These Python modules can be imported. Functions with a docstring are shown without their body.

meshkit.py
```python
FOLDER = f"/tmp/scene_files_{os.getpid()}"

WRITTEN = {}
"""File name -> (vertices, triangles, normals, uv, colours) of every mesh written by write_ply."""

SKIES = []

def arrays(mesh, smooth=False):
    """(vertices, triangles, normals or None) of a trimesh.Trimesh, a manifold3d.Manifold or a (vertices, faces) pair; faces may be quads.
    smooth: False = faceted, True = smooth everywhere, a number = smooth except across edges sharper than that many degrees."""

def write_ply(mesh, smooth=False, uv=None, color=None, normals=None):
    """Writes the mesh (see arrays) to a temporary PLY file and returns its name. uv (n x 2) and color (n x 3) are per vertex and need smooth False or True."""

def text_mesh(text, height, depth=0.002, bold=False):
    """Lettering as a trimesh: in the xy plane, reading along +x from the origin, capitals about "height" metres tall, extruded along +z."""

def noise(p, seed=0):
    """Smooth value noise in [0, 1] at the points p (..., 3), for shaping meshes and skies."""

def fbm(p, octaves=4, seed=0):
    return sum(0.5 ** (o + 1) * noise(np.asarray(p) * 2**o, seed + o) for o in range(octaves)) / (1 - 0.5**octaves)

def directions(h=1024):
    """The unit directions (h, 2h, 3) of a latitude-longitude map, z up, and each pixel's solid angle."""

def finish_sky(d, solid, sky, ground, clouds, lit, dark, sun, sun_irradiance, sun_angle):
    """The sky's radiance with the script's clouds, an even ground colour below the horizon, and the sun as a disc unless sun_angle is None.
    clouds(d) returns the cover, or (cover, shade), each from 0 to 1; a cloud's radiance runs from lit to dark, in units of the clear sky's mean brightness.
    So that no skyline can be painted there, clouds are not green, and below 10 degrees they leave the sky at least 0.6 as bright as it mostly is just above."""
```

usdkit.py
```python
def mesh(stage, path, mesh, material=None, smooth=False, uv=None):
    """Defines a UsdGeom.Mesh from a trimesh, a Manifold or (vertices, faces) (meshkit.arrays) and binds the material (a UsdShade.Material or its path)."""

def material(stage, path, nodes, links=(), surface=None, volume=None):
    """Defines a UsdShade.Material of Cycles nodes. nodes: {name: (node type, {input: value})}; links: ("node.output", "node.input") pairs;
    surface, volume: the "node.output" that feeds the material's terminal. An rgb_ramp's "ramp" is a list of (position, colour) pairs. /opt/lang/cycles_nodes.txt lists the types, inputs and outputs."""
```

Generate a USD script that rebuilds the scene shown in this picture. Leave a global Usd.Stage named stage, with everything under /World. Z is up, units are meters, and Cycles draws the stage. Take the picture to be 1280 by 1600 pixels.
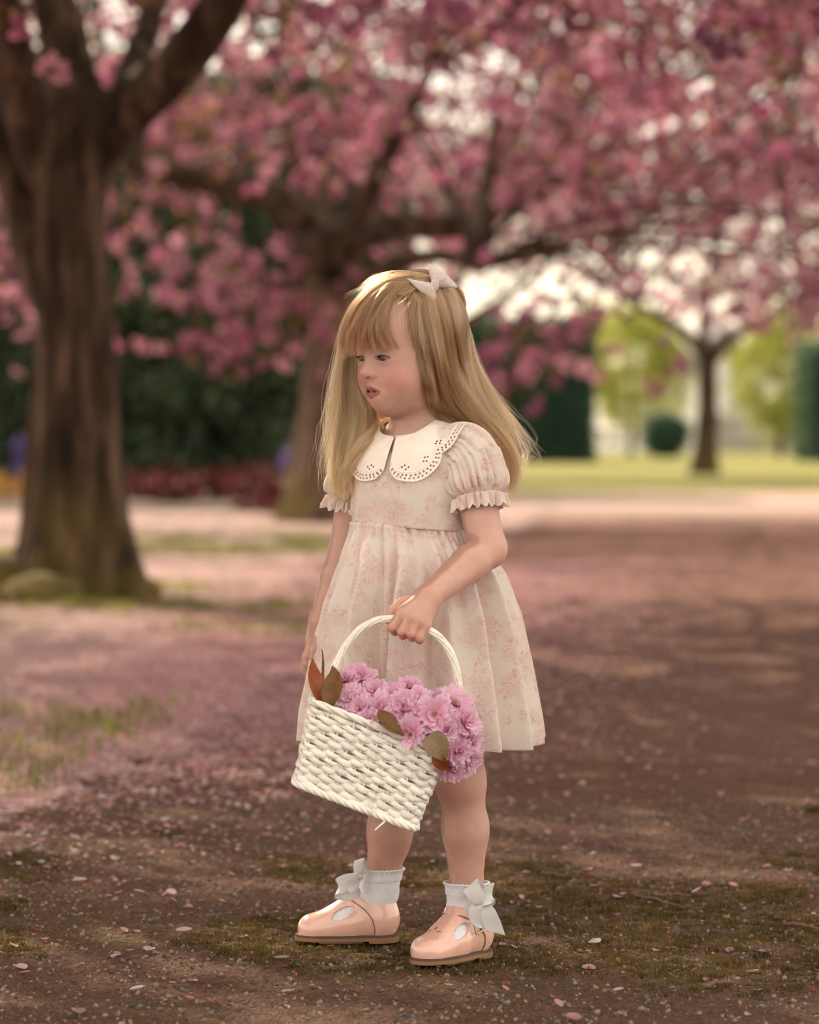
import math, random
import numpy as np, trimesh, usdkit, meshkit
from pxr import Usd, UsdGeom, UsdLux, UsdShade, Gf, Sdf, Vt
import shapely.geometry as sg
from shapely.ops import unary_union

stage = Usd.Stage.CreateInMemory()
UsdGeom.SetStageUpAxis(stage, 'Z'); UsdGeom.SetStageMetersPerUnit(stage, 1.0)
UsdGeom.Xform.Define(stage, '/World'); UsdGeom.Scope.Define(stage, '/World/Looks')

# ------------------------------------------------------------------ camera, sky, sun, exposure
CAM_H, CAM_D, FPX, HORIZON = 0.703, 4.5, 5247.0, 670.0      # eye height, distance to the girl, focal length in photo pixels, horizon row
cam = UsdGeom.Camera.Define(stage, '/World/camera')
cam.AddTranslateOp().Set(Gf.Vec3d(0, -CAM_D, CAM_H)); cam.AddRotateXOp().Set(90.0)
cam.CreateHorizontalApertureAttr(24.0); cam.CreateVerticalApertureAttr(30.0)
cam.CreateFocalLengthAttr(FPX / 1280 * 24.0)
cam.CreateVerticalApertureOffsetAttr((HORIZON - 800) / 1280 * 24.0)
cam.CreateFStopAttr(3.9); cam.CreateFocusDistanceAttr(CAM_D - 0.07)
cam.CreateClippingRangeAttr(Gf.Vec2f(0.1, 2000))
cam.CreateExposureAttr(0.98)

SUN_DIR = np.array([-0.42, 0.72, 0.55]); SUN_DIR /= np.linalg.norm(SUN_DIR)     # towards the sun: from the left and behind
SUN_EL, SUN_ROT = math.asin(SUN_DIR[2]), math.atan2(SUN_DIR[0], SUN_DIR[1])
sun = UsdLux.DistantLight.Define(stage, '/World/sun')
sun.CreateIntensityAttr(0.95); sun.CreateAngleAttr(0.53); sun.CreateNormalizeAttr(True); sun.CreateColorAttr(Gf.Vec3f(1.0, 0.80, 0.56))
_z = SUN_DIR; _x = np.cross([0, 0, 1.0], _z); _x /= np.linalg.norm(_x); _y = np.cross(_z, _x)
sun.AddTransformOp().Set(Gf.Matrix4d(*_x, 0, *_y, 0, *_z, 0, 0, 0, 30, 1))
dome = UsdLux.DomeLight.Define(stage, '/World/sky'); dome.CreateIntensityAttr(1.0)
sky_mat = usdkit.material(stage, '/World/Looks/sky', {
    'sky': ('sky_texture', {'sky_type': 'single_scattering', 'sun_disc': False, 'sun_elevation': SUN_EL, 'sun_rotation': SUN_ROT, 'air_density': 1.0, 'aerosol_density': 3.0, 'ozone_density': 1.0}),
    'tc': ('texture_coordinate', {}),
    'n': ('noise_texture', {'scale': 2.2, 'detail': 5.0, 'roughness': 0.55}),
    'r': ('rgb_ramp', {'ramp': [(0.30, (0.45,) * 3), (0.62, (0.95,) * 3)]}),
    'white': ('mix_color', {'blend_type': 'mix', 'b': (7.2, 6.3, 5.0), 'use_clamp': False}),
    'bg': ('background_shader', {'strength': 0.13})},
    [('tc.generated', 'n.vector'), ('n.fac', 'r.fac'), ('r.color', 'white.fac'), ('sky.color', 'white.a'), ('white.result', 'bg.color')], surface='bg.background')
UsdShade.MaterialBindingAPI.Apply(dome.GetPrim()).Bind(sky_mat)
dome.GetPrim().SetCustomDataByKey('kind', 'structure')

def W(px, py, y):
    """The world point that stands Y metres behind the girl's plane and shows at photo pixel (px, py)."""
    d = CAM_D + y
    return np.array([(px - 640) * d / FPX, y, CAM_H + (HORIZON - py) * d / FPX])
def GY(py):
    """How far behind the girl the flat ground shows at row PY."""
    return CAM_H * FPX / (py - HORIZON) - CAM_D

# ------------------------------------------------------------------ naming and materials
_used = {}
def free_name(parent, name):
    key = f'{parent}/{name}'; n = _used.get(key, 0); _used[key] = n + 1
    return key if n == 0 else f'{key}_{n:03d}'
def path_of(p): return '/World' if p is None else str(p.GetPath()) if hasattr(p, 'GetPath') else str(p)
def tag(prim, label=None, cat=None, group=None, kind=None):
    p = prim.GetPrim() if hasattr(prim, 'GetPrim') else prim
    for k, v in (('label', label), ('category', cat), ('group', group), ('kind', kind)):
        if v: p.SetCustomDataByKey(k, v)
    return p
def thing(name, label=None, cat=None, loc=None, group=None, parent=None, kind=None, mat4=None):
    x = UsdGeom.Xform.Define(stage, free_name(path_of(parent), name))
    if mat4 is not None: x.AddTransformOp().Set(Gf.Matrix4d(np.asarray(mat4, float).T.tolist()))
    elif loc is not None: x.AddTranslateOp().Set(Gf.Vec3d(*map(float, loc)))
    return tag(x, label, cat, group, kind)
def obj(name, mesh, mat, parent=None, smooth=False, uv=None, color=None, **kw):
    m = usdkit.mesh(stage, free_name(path_of(parent), name), mesh, mat, smooth, uv)
    if color is not None:
        UsdGeom.PrimvarsAPI(m).CreatePrimvar('tint', Sdf.ValueTypeNames.Color3fArray, 'vertex').Set(Vt.Vec3fArray.FromNumpy(np.asarray(color, np.float32)))
    return tag(m, kw.get('label'), kw.get('cat'), kw.get('group'), kw.get('kind'))
def curves(name, strands, widths, mat, parent, color=None, **kw):
    c = UsdGeom.BasisCurves.Define(stage, free_name(path_of(parent), name))
    c.CreateTypeAttr('linear'); c.CreateWrapAttr('nonperiodic')
    c.CreateCurveVertexCountsAttr(Vt.IntArray([len(s) for s in strands]))
    c.CreatePointsAttr(Vt.Vec3fArray.FromNumpy(np.concatenate(strands).astype(np.float32)))
    c.CreateWidthsAttr(Vt.FloatArray.FromNumpy(np.concatenate(widths).astype(np.float32))); c.SetWidthsInterpolation('vertex')
    UsdShade.MaterialBindingAPI.Apply(c.GetPrim()).Bind(mat)
    if color is not None:
        UsdGeom.PrimvarsAPI(c).CreatePrimvar('tint', Sdf.ValueTypeNames.Color3fArray, 'uniform').Set(Vt.Vec3fArray.FromNumpy(np.asarray(color, np.float32)))
    return tag(c, kw.get('label'), kw.get('cat'), kw.get('group'), kw.get('kind'))
def instancer(name, protos, idx, pos, quat, scale, parent=None, **kw):
    """protos: prims' paths. quat: (n,4) real first."""
    p = UsdGeom.PointInstancer.Define(stage, free_name(path_of(parent), name))
    kinds = []
    for i, x in enumerate(protos):
        k = UsdGeom.Xform.Define(stage, f'{p.GetPath()}/kind_{i + 1:03d}'); k.GetPrim().GetReferences().AddInternalReference(Sdf.Path(str(x))); kinds.append(k.GetPath())
    p.CreatePrototypesRel().SetTargets(kinds)
    p.CreateProtoIndicesAttr(Vt.IntArray.FromNumpy(np.asarray(idx, np.int32)))
    p.CreatePositionsAttr(Vt.Vec3fArray.FromNumpy(np.asarray(pos, np.float32)))
    q = np.asarray(quat, np.float64)
    p.CreateOrientationsAttr(Vt.QuathArray([Gf.Quath(float(a), float(b), float(c), float(d)) for a, b, c, d in q]))
    p.CreateScalesAttr(Vt.Vec3fArray.FromNumpy(np.asarray(scale, np.float32)))
    return tag(p, kw.get('label'), kw.get('cat'), kw.get('group'), kw.get('kind'))
def klass(name):
    return stage.CreateClassPrim('/Kinds_' + name) if False else stage.CreateClassPrim('/World/Looks/' + name)
def rand_quat(rng, n):
    q = rng.normal(size=(n, 4)); return q / np.linalg.norm(q, axis=1, keepdims=True)
def yaw_quat(a, tilt=None):
    a = np.asarray(a); return np.stack([np.cos(a / 2), 0 * a, 0 * a, np.sin(a / 2)], 1)

def mat(name, nodes, links=(), surface='p.BSDF'):
    return usdkit.material(stage, '/World/Looks/' + name, nodes, links, surface=surface)
def plain(name, col, rough=0.6, vary=0.12, scale=30.0, bump=0.0, bump_scale=200.0, **pr):
    nodes = {'tc': ('texture_coordinate', {}), 'n': ('noise_texture', {'scale': scale, 'detail': 4.0}),
             'r': ('rgb_ramp', {'ramp': [(0.3, tuple(c * (1 - vary) for c in col)), (0.7, tuple(min(1, c * (1 + vary)) for c in col))]}),
             'p': ('principled_bsdf', {'roughness': rough, **pr})}
    links = [('tc.object', 'n.vector'), ('n.fac', 'r.fac'), ('r.color', 'p.base_color')]
    if bump:
        nodes['bn'] = ('noise_texture', {'scale': bump_scale, 'detail': 3.0}); nodes['b'] = ('bump', {'strength': 1.0, 'distance': bump})
        links += [('tc.object', 'bn.vector'), ('bn.fac', 'b.height'), ('b.normal', 'p.normal')]
    return mat(name, nodes, links)
def leafy(name, col, trans, rough=0.5, vary=0.25, mixf=0.45):
    """thin leaves and petals: diffuse plus light passing through, varied per piece"""
    nodes = {'g': ('geometry', {}), 'oi': ('object_info', {}), 'add': ('math', {'math_type': 'add'}), 'fr': ('math', {'math_type': 'fraction'}),
             'r': ('rgb_ramp', {'ramp': [(0.0, tuple(c * (1 - vary) for c in col)), (1.0, tuple(min(0.95, c * (1 + vary)) for c in col))]}),
             'rt': ('rgb_ramp', {'ramp': [(0.0, tuple(c * (1 - vary) for c in trans)), (1.0, tuple(min(0.95, c * (1 + vary)) for c in trans))]}),
             'p': ('principled_bsdf', {'roughness': rough, 'specular_ior_level': 0.3}), 't': ('translucent_bsdf', {}), 'm': ('mix_closure', {'fac': mixf})}
    return mat(name, nodes, [('g.random_per_island', 'add.value1'), ('oi.random', 'add.value2'), ('add.value', 'fr.value1'), ('fr.value', 'r.fac'), ('fr.value', 'rt.fac'),
                             ('r.color', 'p.base_color'), ('rt.color', 't.color'), ('p.BSDF', 'm.closure1'), ('t.BSDF', 'm.closure2')], surface='m.closure')
# ------------------------------------------------------------------ small distance-field modeller (bodies, shoes, cloth blocks)
def smin(a, b, k):
    if k <= 0: return np.minimum(a, b)
    h = np.clip(0.5 + 0.5 * (b - a) / k, 0, 1)
    return b * (1 - h) + a * h - k * h * (1 - h)
def smax(a, b, k): return -smin(-a, -b, k)
class Frame:
    def __init__(s, o, l, f, u): s.o = np.asarray(o, float); s.R = np.stack([l, f, u]).astype(float)
    def to(s, p): return (p - s.o) @ s.R.T
    def out(s, q): return np.asarray(q, float) @ s.R + s.o
    def dirs(s, q): return np.asarray(q, float) @ s.R
def cone(a, b, ra, rb):
    a, b = np.asarray(a, float), np.asarray(b, float); ab = b - a; L2 = max(ab @ ab, 1e-12)
    def f(p):
        t = np.clip((p - a) @ ab / L2, 0, 1)
        return np.linalg.norm(p - a - t[..., None] * ab, axis=-1) - (ra + (rb - ra) * t)
    r = max(ra, rb); f.lo, f.hi = np.minimum(a, b) - r, np.maximum(a, b) + r
    return f
def ball(c, r): return cone(c, c, r, r)
def ell(fr, c, rad):
    c, rad = np.asarray(c, float), np.asarray(rad, float)
    def f(p):
        q = fr.to(p) - c
        k0 = np.linalg.norm(q / rad, axis=-1); k1 = np.linalg.norm(q / rad ** 2, axis=-1)
        return k0 * (k0 - 1) / np.maximum(k1, 1e-9)
    w = fr.out(c); ext = np.abs(fr.R.T) @ rad; f.lo, f.hi = w - ext, w + ext
    return f
def fcone(fr, a, b, ra, rb): return cone(fr.out(a), fr.out(b), ra, rb)
class Solid:
    def __init__(s): s.ops = []
    def add(s, f, k=0.0): s.ops.append(('u', f, k, f.lo, f.hi)); return s
    def cut(s, f, k=0.0): s.ops.append(('c', f, k, f.lo, f.hi)); return s
    def __call__(s, p, off=0.0):
        d = np.full(p.shape[:-1], 1.0)
        for how, f, k, lo, hi in s.ops:
            e = f(p); d = smin(d, e, k) if how == 'u' else smax(d, -e, k)
        return d - off
    def grid(s, axes, margin=0.025):
        D = np.full([len(a) for a in axes], 0.03, np.float32)
        for how, f, k, lo, hi in s.ops:
            m = margin + k
            sl = tuple(slice(np.searchsorted(a, l - m), np.searchsorted(a, h + m)) for a, l, h in zip(axes, lo, hi))
            if any(x.stop <= x.start for x in sl): continue
            p = np.stack(np.meshgrid(*(a[x] for a, x in zip(axes, sl)), indexing='ij'), -1)
            e = f(p); d = D[sl]
            D[sl] = smin(d, e, k) if how == 'u' else smax(d, -e, k)
        return D
def surface_nets(D, axes):
    inside = D < 0
    c = sum(inside[i:inside.shape[0] - 1 + i, j:inside.shape[1] - 1 + j, k:inside.shape[2] - 1 + k].astype(np.int8) for i in (0, 1) for j in (0, 1) for k in (0, 1))
    act = (c > 0) & (c < 8); idx = np.argwhere(act); num = np.full(act.shape, -1, np.int32); num[act] = np.arange(len(idx))
    corner = np.array([(i, j, k) for i in (0, 1) for j in (0, 1) for k in (0, 1)])
    val = np.stack([D[tuple((idx + o).T)] for o in corner], 1); pos = np.stack([np.stack([axes[a][idx[:, a] + o[a]] for a in range(3)], 1) for o in corner], 1)
    acc, cnt = np.zeros((len(idx), 3)), np.zeros(len(idx))
    for a in range(8):
        for b in range(a + 1, 8):
            if np.abs(corner[a] - corner[b]).sum() != 1: continue
            cr = (val[:, a] < 0) != (val[:, b] < 0); t = val[:, a] / np.where(cr, val[:, a] - val[:, b], 1)
            acc += np.where(cr[:, None], pos[:, a] + t[:, None] * (pos[:, b] - pos[:, a]), 0); cnt += cr
    v = acc / cnt[:, None]; faces = []
    for ax in range(3):
        o1, o2 = [(1, 2), (2, 0), (0, 1)][ax]
        n = list(D.shape); s0 = [slice(1, -1)] * 3; s0[ax] = slice(0, n[ax] - 1); s1 = list(s0); s1[ax] = slice(1, n[ax])
        A, B = inside[tuple(s0)], inside[tuple(s1)]
        e = np.argwhere(A != B); up = A[tuple(e.T)]; off = np.ones(3, int); off[ax] = 0; e = e + off
        def cell(d1, d2):
            q = e.copy(); q[:, o1] += d1; q[:, o2] += d2; return num[tuple(q.T)]
        q = np.stack([cell(-1, -1), cell(0, -1), cell(0, 0), cell(-1, 0)], 1)
        q[~up] = q[~up][:, ::-1]; faces.append(q)
    f = np.vstack(faces); f = f[(f >= 0).all(1)]
    return v, np.vstack([f[:, [0, 1, 2]], f[:, [0, 2, 3]]])
def gradient(F, v, h=4e-4):
    return np.stack([(F(v + h * e) - F(v - h * e)) / (2 * h) for e in np.eye(3)], -1)
def settle(F, v, steps=2, most=0.003):
    for _ in range(steps):
        g = gradient(F, v); d = F(v) / np.maximum((g * g).sum(-1), 0.25)
        v = v - np.clip(d, -most, most)[:, None] * g
    return v
def solid_mesh(F, lo, hi, h, steps=2, axes=None):
    axes = axes or [np.arange(l, u + h, h) for l, u in zip(lo, hi)]
    v, f = surface_nets(F.grid(axes), axes)
    return settle(F, v, steps), f
def refine(F, v, f, where, steps=2):
    """splits the triangles whose corners all lie WHERE in four (and closes the rim) and settles them on F again"""
    pick = where(v)[f].all(1)
    nv, nf = trimesh.remesh.subdivide(v, f, face_index=np.nonzero(pick)[0])
    m = where(nv); nv[m] = settle(F, nv[m], steps)
    return nv, nf
def normals_of(v, f):
    n = np.zeros_like(v); fn = np.cross(v[f[:, 1]] - v[f[:, 0]], v[f[:, 2]] - v[f[:, 0]])
    for k in range(3): np.add.at(n, f[:, k], fn)
    return n / np.maximum(np.linalg.norm(n, axis=1, keepdims=True), 1e-12)
def sheet(P, closed_u=False, thick=0.0, flip=False):
    """P (nu, nv, 3): a sheet of quads as triangles, with a back at THICK if given"""
    nu, nv = P.shape[:2]; i, j = np.meshgrid(np.arange(nu if closed_u else nu - 1), np.arange(nv - 1), indexing='ij'); i2 = (i + 1) % nu
    q = np.stack([i * nv + j, i2 * nv + j, i2 * nv + j + 1, i * nv + j + 1], -1).reshape(-1, 4)
    if flip: q = q[:, ::-1]
    v = P.reshape(-1, 3); f = np.vstack([q[:, [0, 1, 2]], q[:, [0, 2, 3]]])
    if thick:
        n = normals_of(v, f); N = len(v)
        rim = [np.stack([np.arange(nu - 1 if not closed_u else nu) * nv + e, ((np.arange(nu - 1 if not closed_u else nu) + 1) % nu) * nv + e], 1) for e in (0, nv - 1)]
        rim[0] = rim[0][:, ::-1] if not flip else rim[0]; rim[1] = rim[1] if not flip else rim[1][:, ::-1]
        if not closed_u:
            a = np.stack([np.arange(nv - 1), np.arange(nv - 1) + 1], 1); b = a + (nu - 1) * nv
            rim += [a if not flip else a[:, ::-1], b[:, ::-1] if not flip else b]
        r = np.vstack(rim); side = np.vstack([np.stack([r[:, 0], r[:, 1] + N, r[:, 1]], 1), np.stack([r[:, 0], r[:, 0] + N, r[:, 1] + N], 1)])
        v = np.vstack([v, v - thick * n]); f = np.vstack([f, f[:, ::-1] + N, side[:, ::-1]])
    return v, f
def tube(path, rad, sides=8, closed=False, flat=None, cap=True):
    """a round tube along a polyline; FLAT=(normal hint, ratio) squashes it across the hint"""
    p = np.asarray(path, float); n = len(p)
    t = np.roll(p, -1, 0) - np.roll(p, 1, 0) if closed else np.gradient(p, axis=0)
    t /= np.linalg.norm(t, axis=1, keepdims=True) + 1e-12
    a = np.zeros_like(p)
    if flat is not None:
        a = np.asarray(flat[0], float) * np.ones_like(p); a = a - (a * t).sum(1, keepdims=True) * t
    else:
        a0 = np.cross(t[0], [0.31, 0.77, 0.55]); a[0] = a0 / np.linalg.norm(a0)
        for i in range(1, n):
            w = a[i - 1] - (a[i - 1] @ t[i]) * t[i]; a[i] = w / (np.linalg.norm(w) + 1e-12)
    a /= np.linalg.norm(a, axis=1, keepdims=True) + 1e-12; b = np.cross(t, a)
    ang = np.arange(sides) * 2 * np.pi / sides; r = np.broadcast_to(np.asarray(rad, float), (n,))[:, None, None]; k = flat[1] if flat is not None else 1.0
    v = (p[:, None] + r * (k * np.cos(ang)[None, :, None] * a[:, None] + np.sin(ang)[None, :, None] * b[:, None])).reshape(-1, 3)
    i, j = np.meshgrid(np.arange(n if closed else n - 1), np.arange(sides), indexing='ij'); i2 = (i + 1) % n; j2 = (j + 1) % sides
    q = np.stack([i * sides + j, i * sides + j2, i2 * sides + j2, i2 * sides + j], -1).reshape(-1, 4)
    f = np.vstack([q[:, [0, 1, 2]], q[:, [0, 2, 3]]])
    if cap and not closed:
        m = len(v); v = np.vstack([v, p[:1], p[-1:]]); s = np.arange(sides); s2 = (s + 1) % sides
        f = np.vstack([f, np.stack([s2, s, 0 * s + m], 1), np.stack([s + (n - 1) * sides, s2 + (n - 1) * sides, 0 * s + m + 1], 1)])
    return v, f
def join(parts):
    v, f, n = [], [], 0
    for a, b in parts: v.append(a); f.append(np.asarray(b) + n); n += len(a)
    return np.vstack(v), np.vstack(f)
def spline(pts, n):
    """a smooth curve through PTS (k, d)"""
    from scipy.interpolate import CubicSpline
    p = np.asarray(pts, float); s = np.r_[0, np.cumsum(np.linalg.norm(np.diff(p[:, :3], axis=0), axis=1))]
    return CubicSpline(s / s[-1], p)(np.linspace(0, 1, n))
# ------------------------------------------------------------------ ground, path, lawn
RG = np.random.default_rng(77)
def grid_sheet(x0, x1, y0, y1, nx, ny, zf):
    x, y = np.linspace(x0, x1, nx), np.linspace(y0, y1, ny); X, Y = np.meshgrid(x, y, indexing='ij'); return sheet(np.stack([X, Y, zf(X, Y)], -1))
LEFT = np.array([(-1.6, -6), (-1.02, -.9), (-.90, .3), (-.726, 1.45), (-.55, 2.73), (-.30, 5.47), (.18, 11.5), (.92, 20.9), (1.45, 27.5), (2.4, 31.6), (5.0, 33.4), (12, 34.5), (40, 36)])
def edge_x(y): return np.interp(y, LEFT[:10, 1], LEFT[:10, 0])
M_lawn = mat('lawn', {'g': ('geometry', {}), 'n': ('noise_texture', {'scale': .9, 'detail': 5.0, 'roughness': .6}), 'n2': ('noise_texture', {'scale': 14.0, 'detail': 4.0, 'roughness': .7}), 'n3': ('noise_texture', {'scale': 48.0, 'detail': 4.0, 'roughness': .65}),
    'grass': ('rgb_ramp', {'ramp': [(.3, (.11, .125, .026)), (.5, (.23, .225, .055)), (.7, (.36, .33, .11))]}), 'pet': ('rgb_ramp', {'ramp': [(.36, (.13, .11, .05)), (.47, (.36, .235, .215)), (.60, (.64, .475, .485)), (.75, (.74, .60, .61))]}),
    'sx': ('separate_xyz', {}), 'fy': ('map_range', {'from_min': 26.0, 'from_max': 40.0, 'to_min': .19, 'to_max': -.22, 'clamp': True}), 'ad': ('math', {'math_type': 'add'}), 'ad2': ('math', {'math_type': 'multiply_add', 'value2': .9}),
    'mask': ('rgb_ramp', {'ramp': [(.90, (0,) * 3), (1.06 / 1.06 * .999, (1,) * 3)]}), 'half': ('math', {'math_type': 'multiply', 'value2': .95}), 'mx': ('mix_color', {'blend_type': 'mix'}), 'b': ('bump', {'strength': .8, 'distance': .02}), 'p': ('principled_bsdf', {'roughness': .9, 'specular_ior_level': .2})},
    [('g.position', 'n.vector'), ('g.position', 'n2.vector'), ('g.position', 'n3.vector'), ('n2.fac', 'grass.fac'), ('n3.fac', 'pet.fac'), ('g.position', 'sx.vector'), ('sx.y', 'fy.value'), ('n.fac', 'half.value1'), ('half.value', 'ad.value1'), ('fy.result', 'ad.value2'), ('n2.fac', 'ad2.value1'), ('ad.value', 'ad2.value3'),
     ('ad2.value', 'mask.fac'), ('mask.color', 'mx.fac'), ('grass.color', 'mx.a'), ('pet.color', 'mx.b'), ('mx.result', 'p.base_color'), ('n3.fac', 'b.height'), ('b.normal', 'p.normal')])
tag(obj('ground', grid_sheet(-400, 400, -30, 700, 30, 40, lambda X, Y: -.014 + 0 * X), M_lawn), kind='structure')
M_path = mat('path', {'g': ('geometry', {}), 'n': ('noise_texture', {'scale': 2.2, 'detail': 5.0, 'roughness': .62}), 'n2': ('noise_texture', {'scale': 26.0, 'detail': 5.0, 'roughness': .7}), 'n3': ('noise_texture', {'scale': 160.0, 'detail': 4.0, 'roughness': .7}), 'vo': ('voronoi_texture', {'scale': 190.0}),
    'soil': ('rgb_ramp', {'ramp': [(.30, (.024, .014, .008)), (.48, (.078, .042, .025)), (.62, (.140, .078, .049)), (.8, (.24, .145, .10))]}), 'moss': ('rgb_ramp', {'ramp': [(.30, (.026, .018, .006)), (.55, (.085, .058, .015)), (.75, (.16, .11, .034))]}), 'mm': ('rgb_ramp', {'ramp': [(.66, (0,) * 3), (.80, (.85,) * 3)]}),
    'sx': ('separate_xyz', {}), 'wy': ('map_range', {'from_min': -.5, 'from_max': 12.0, 'to_min': .22, 'to_max': .95, 'clamp': True}), 'pink': ('rgb_ramp', {'ramp': [(.3, (.115, .050, .034)), (.52, (.185, .085, .062)), (.66, (.30, .155, .125)), (.8, (.42, .25, .22))]}),
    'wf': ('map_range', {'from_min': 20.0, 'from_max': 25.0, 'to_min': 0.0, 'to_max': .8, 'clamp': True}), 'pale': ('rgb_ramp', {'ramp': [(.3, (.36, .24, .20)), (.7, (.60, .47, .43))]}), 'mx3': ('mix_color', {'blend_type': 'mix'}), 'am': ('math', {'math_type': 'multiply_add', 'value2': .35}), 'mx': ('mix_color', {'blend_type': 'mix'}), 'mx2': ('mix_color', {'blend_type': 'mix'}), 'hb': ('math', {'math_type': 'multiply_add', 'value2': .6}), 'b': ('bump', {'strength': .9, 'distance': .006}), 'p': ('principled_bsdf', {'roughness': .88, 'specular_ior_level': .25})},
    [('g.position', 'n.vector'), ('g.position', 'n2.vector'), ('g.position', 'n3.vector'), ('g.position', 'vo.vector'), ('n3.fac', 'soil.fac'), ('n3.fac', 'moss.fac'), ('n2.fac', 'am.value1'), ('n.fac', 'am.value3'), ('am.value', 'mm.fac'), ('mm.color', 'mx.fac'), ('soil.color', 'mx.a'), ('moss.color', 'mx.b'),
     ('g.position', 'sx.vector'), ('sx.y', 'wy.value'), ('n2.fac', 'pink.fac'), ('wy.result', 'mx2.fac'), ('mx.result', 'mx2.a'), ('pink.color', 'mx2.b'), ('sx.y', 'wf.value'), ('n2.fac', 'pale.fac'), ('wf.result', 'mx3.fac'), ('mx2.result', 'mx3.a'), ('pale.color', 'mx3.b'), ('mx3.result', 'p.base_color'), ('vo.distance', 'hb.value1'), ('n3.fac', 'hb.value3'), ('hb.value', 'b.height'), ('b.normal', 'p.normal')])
# ramp of the moss mask sits on n + .35 n2, so it is centred near .67
from scipy.interpolate import PchipInterpolator
ys = np.concatenate([np.linspace(-6, 27.5, 80)]); ys = np.linspace(-6, 27.5, 2200); ex_ = PchipInterpolator(LEFT[:9, 1], LEFT[:9, 0])(ys) + (meshkit.fbm(np.stack([ys * 1.1, 0 * ys, 0 * ys], -1), 4, 6) - .5) * (.16 + .012 * np.maximum(ys, 0)) + (meshkit.fbm(np.stack([ys * 7, 0 * ys, 0 * ys + 5], -1), 3, 16) - .5) * .22 + (RG.uniform(-.5, .5, len(ys))) * .05
poly = sg.Polygon([*zip(ex_, ys), (1.8, 29.6), (2.6, 31.8), (3.8, 32.9), (5.5, 33.6), (12, 34.6), (40, 37), (40, 30), (14, 28.5), (9, 27.3), (6.4, 25), (5.2, 20), (4.3, 10), (3.6, 0), (3.0, -6)])
pm = trimesh.creation.extrude_polygon(poly, .001, engine='earcut'); top_ = np.asarray(pm.faces)[pm.face_normals[:, 2] > .5]
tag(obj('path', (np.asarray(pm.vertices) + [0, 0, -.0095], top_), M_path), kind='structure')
def near_z(X, Y):
    p = np.stack([X * 9, Y * 9, 0 * X], -1); q = np.stack([X * 60, Y * 60, 0 * X + 3], -1); r_ = np.stack([X * 150, Y * 150, 0 * X + 7], -1)
    z = (meshkit.fbm(p, 3, 3) - .5) * .010 + (meshkit.noise(q, 5) - .5) * .005 + (meshkit.noise(r_, 9) - .35) * .0045 - .0035
    e = np.minimum(np.minimum((X - edge_x(Y) + .02) / .15, (1.45 - X) / .2), np.minimum(Y + 1.0, 2.9 - Y) / .3); k = np.clip(e, 0, 1)
    return -.024 * (1 - k) + z * k
gx, gy = np.arange(-1.3, 1.451, .0065), np.concatenate([np.arange(-1.0, .9, .0055), np.arange(.9, 2.9, .011)])
GX, GYY = np.meshgrid(gx, gy, indexing='ij')
tag(obj('path', sheet(np.stack([GX, GYY, near_z(GX, GYY)], -1)), M_path, smooth=True), kind='structure')
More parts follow.
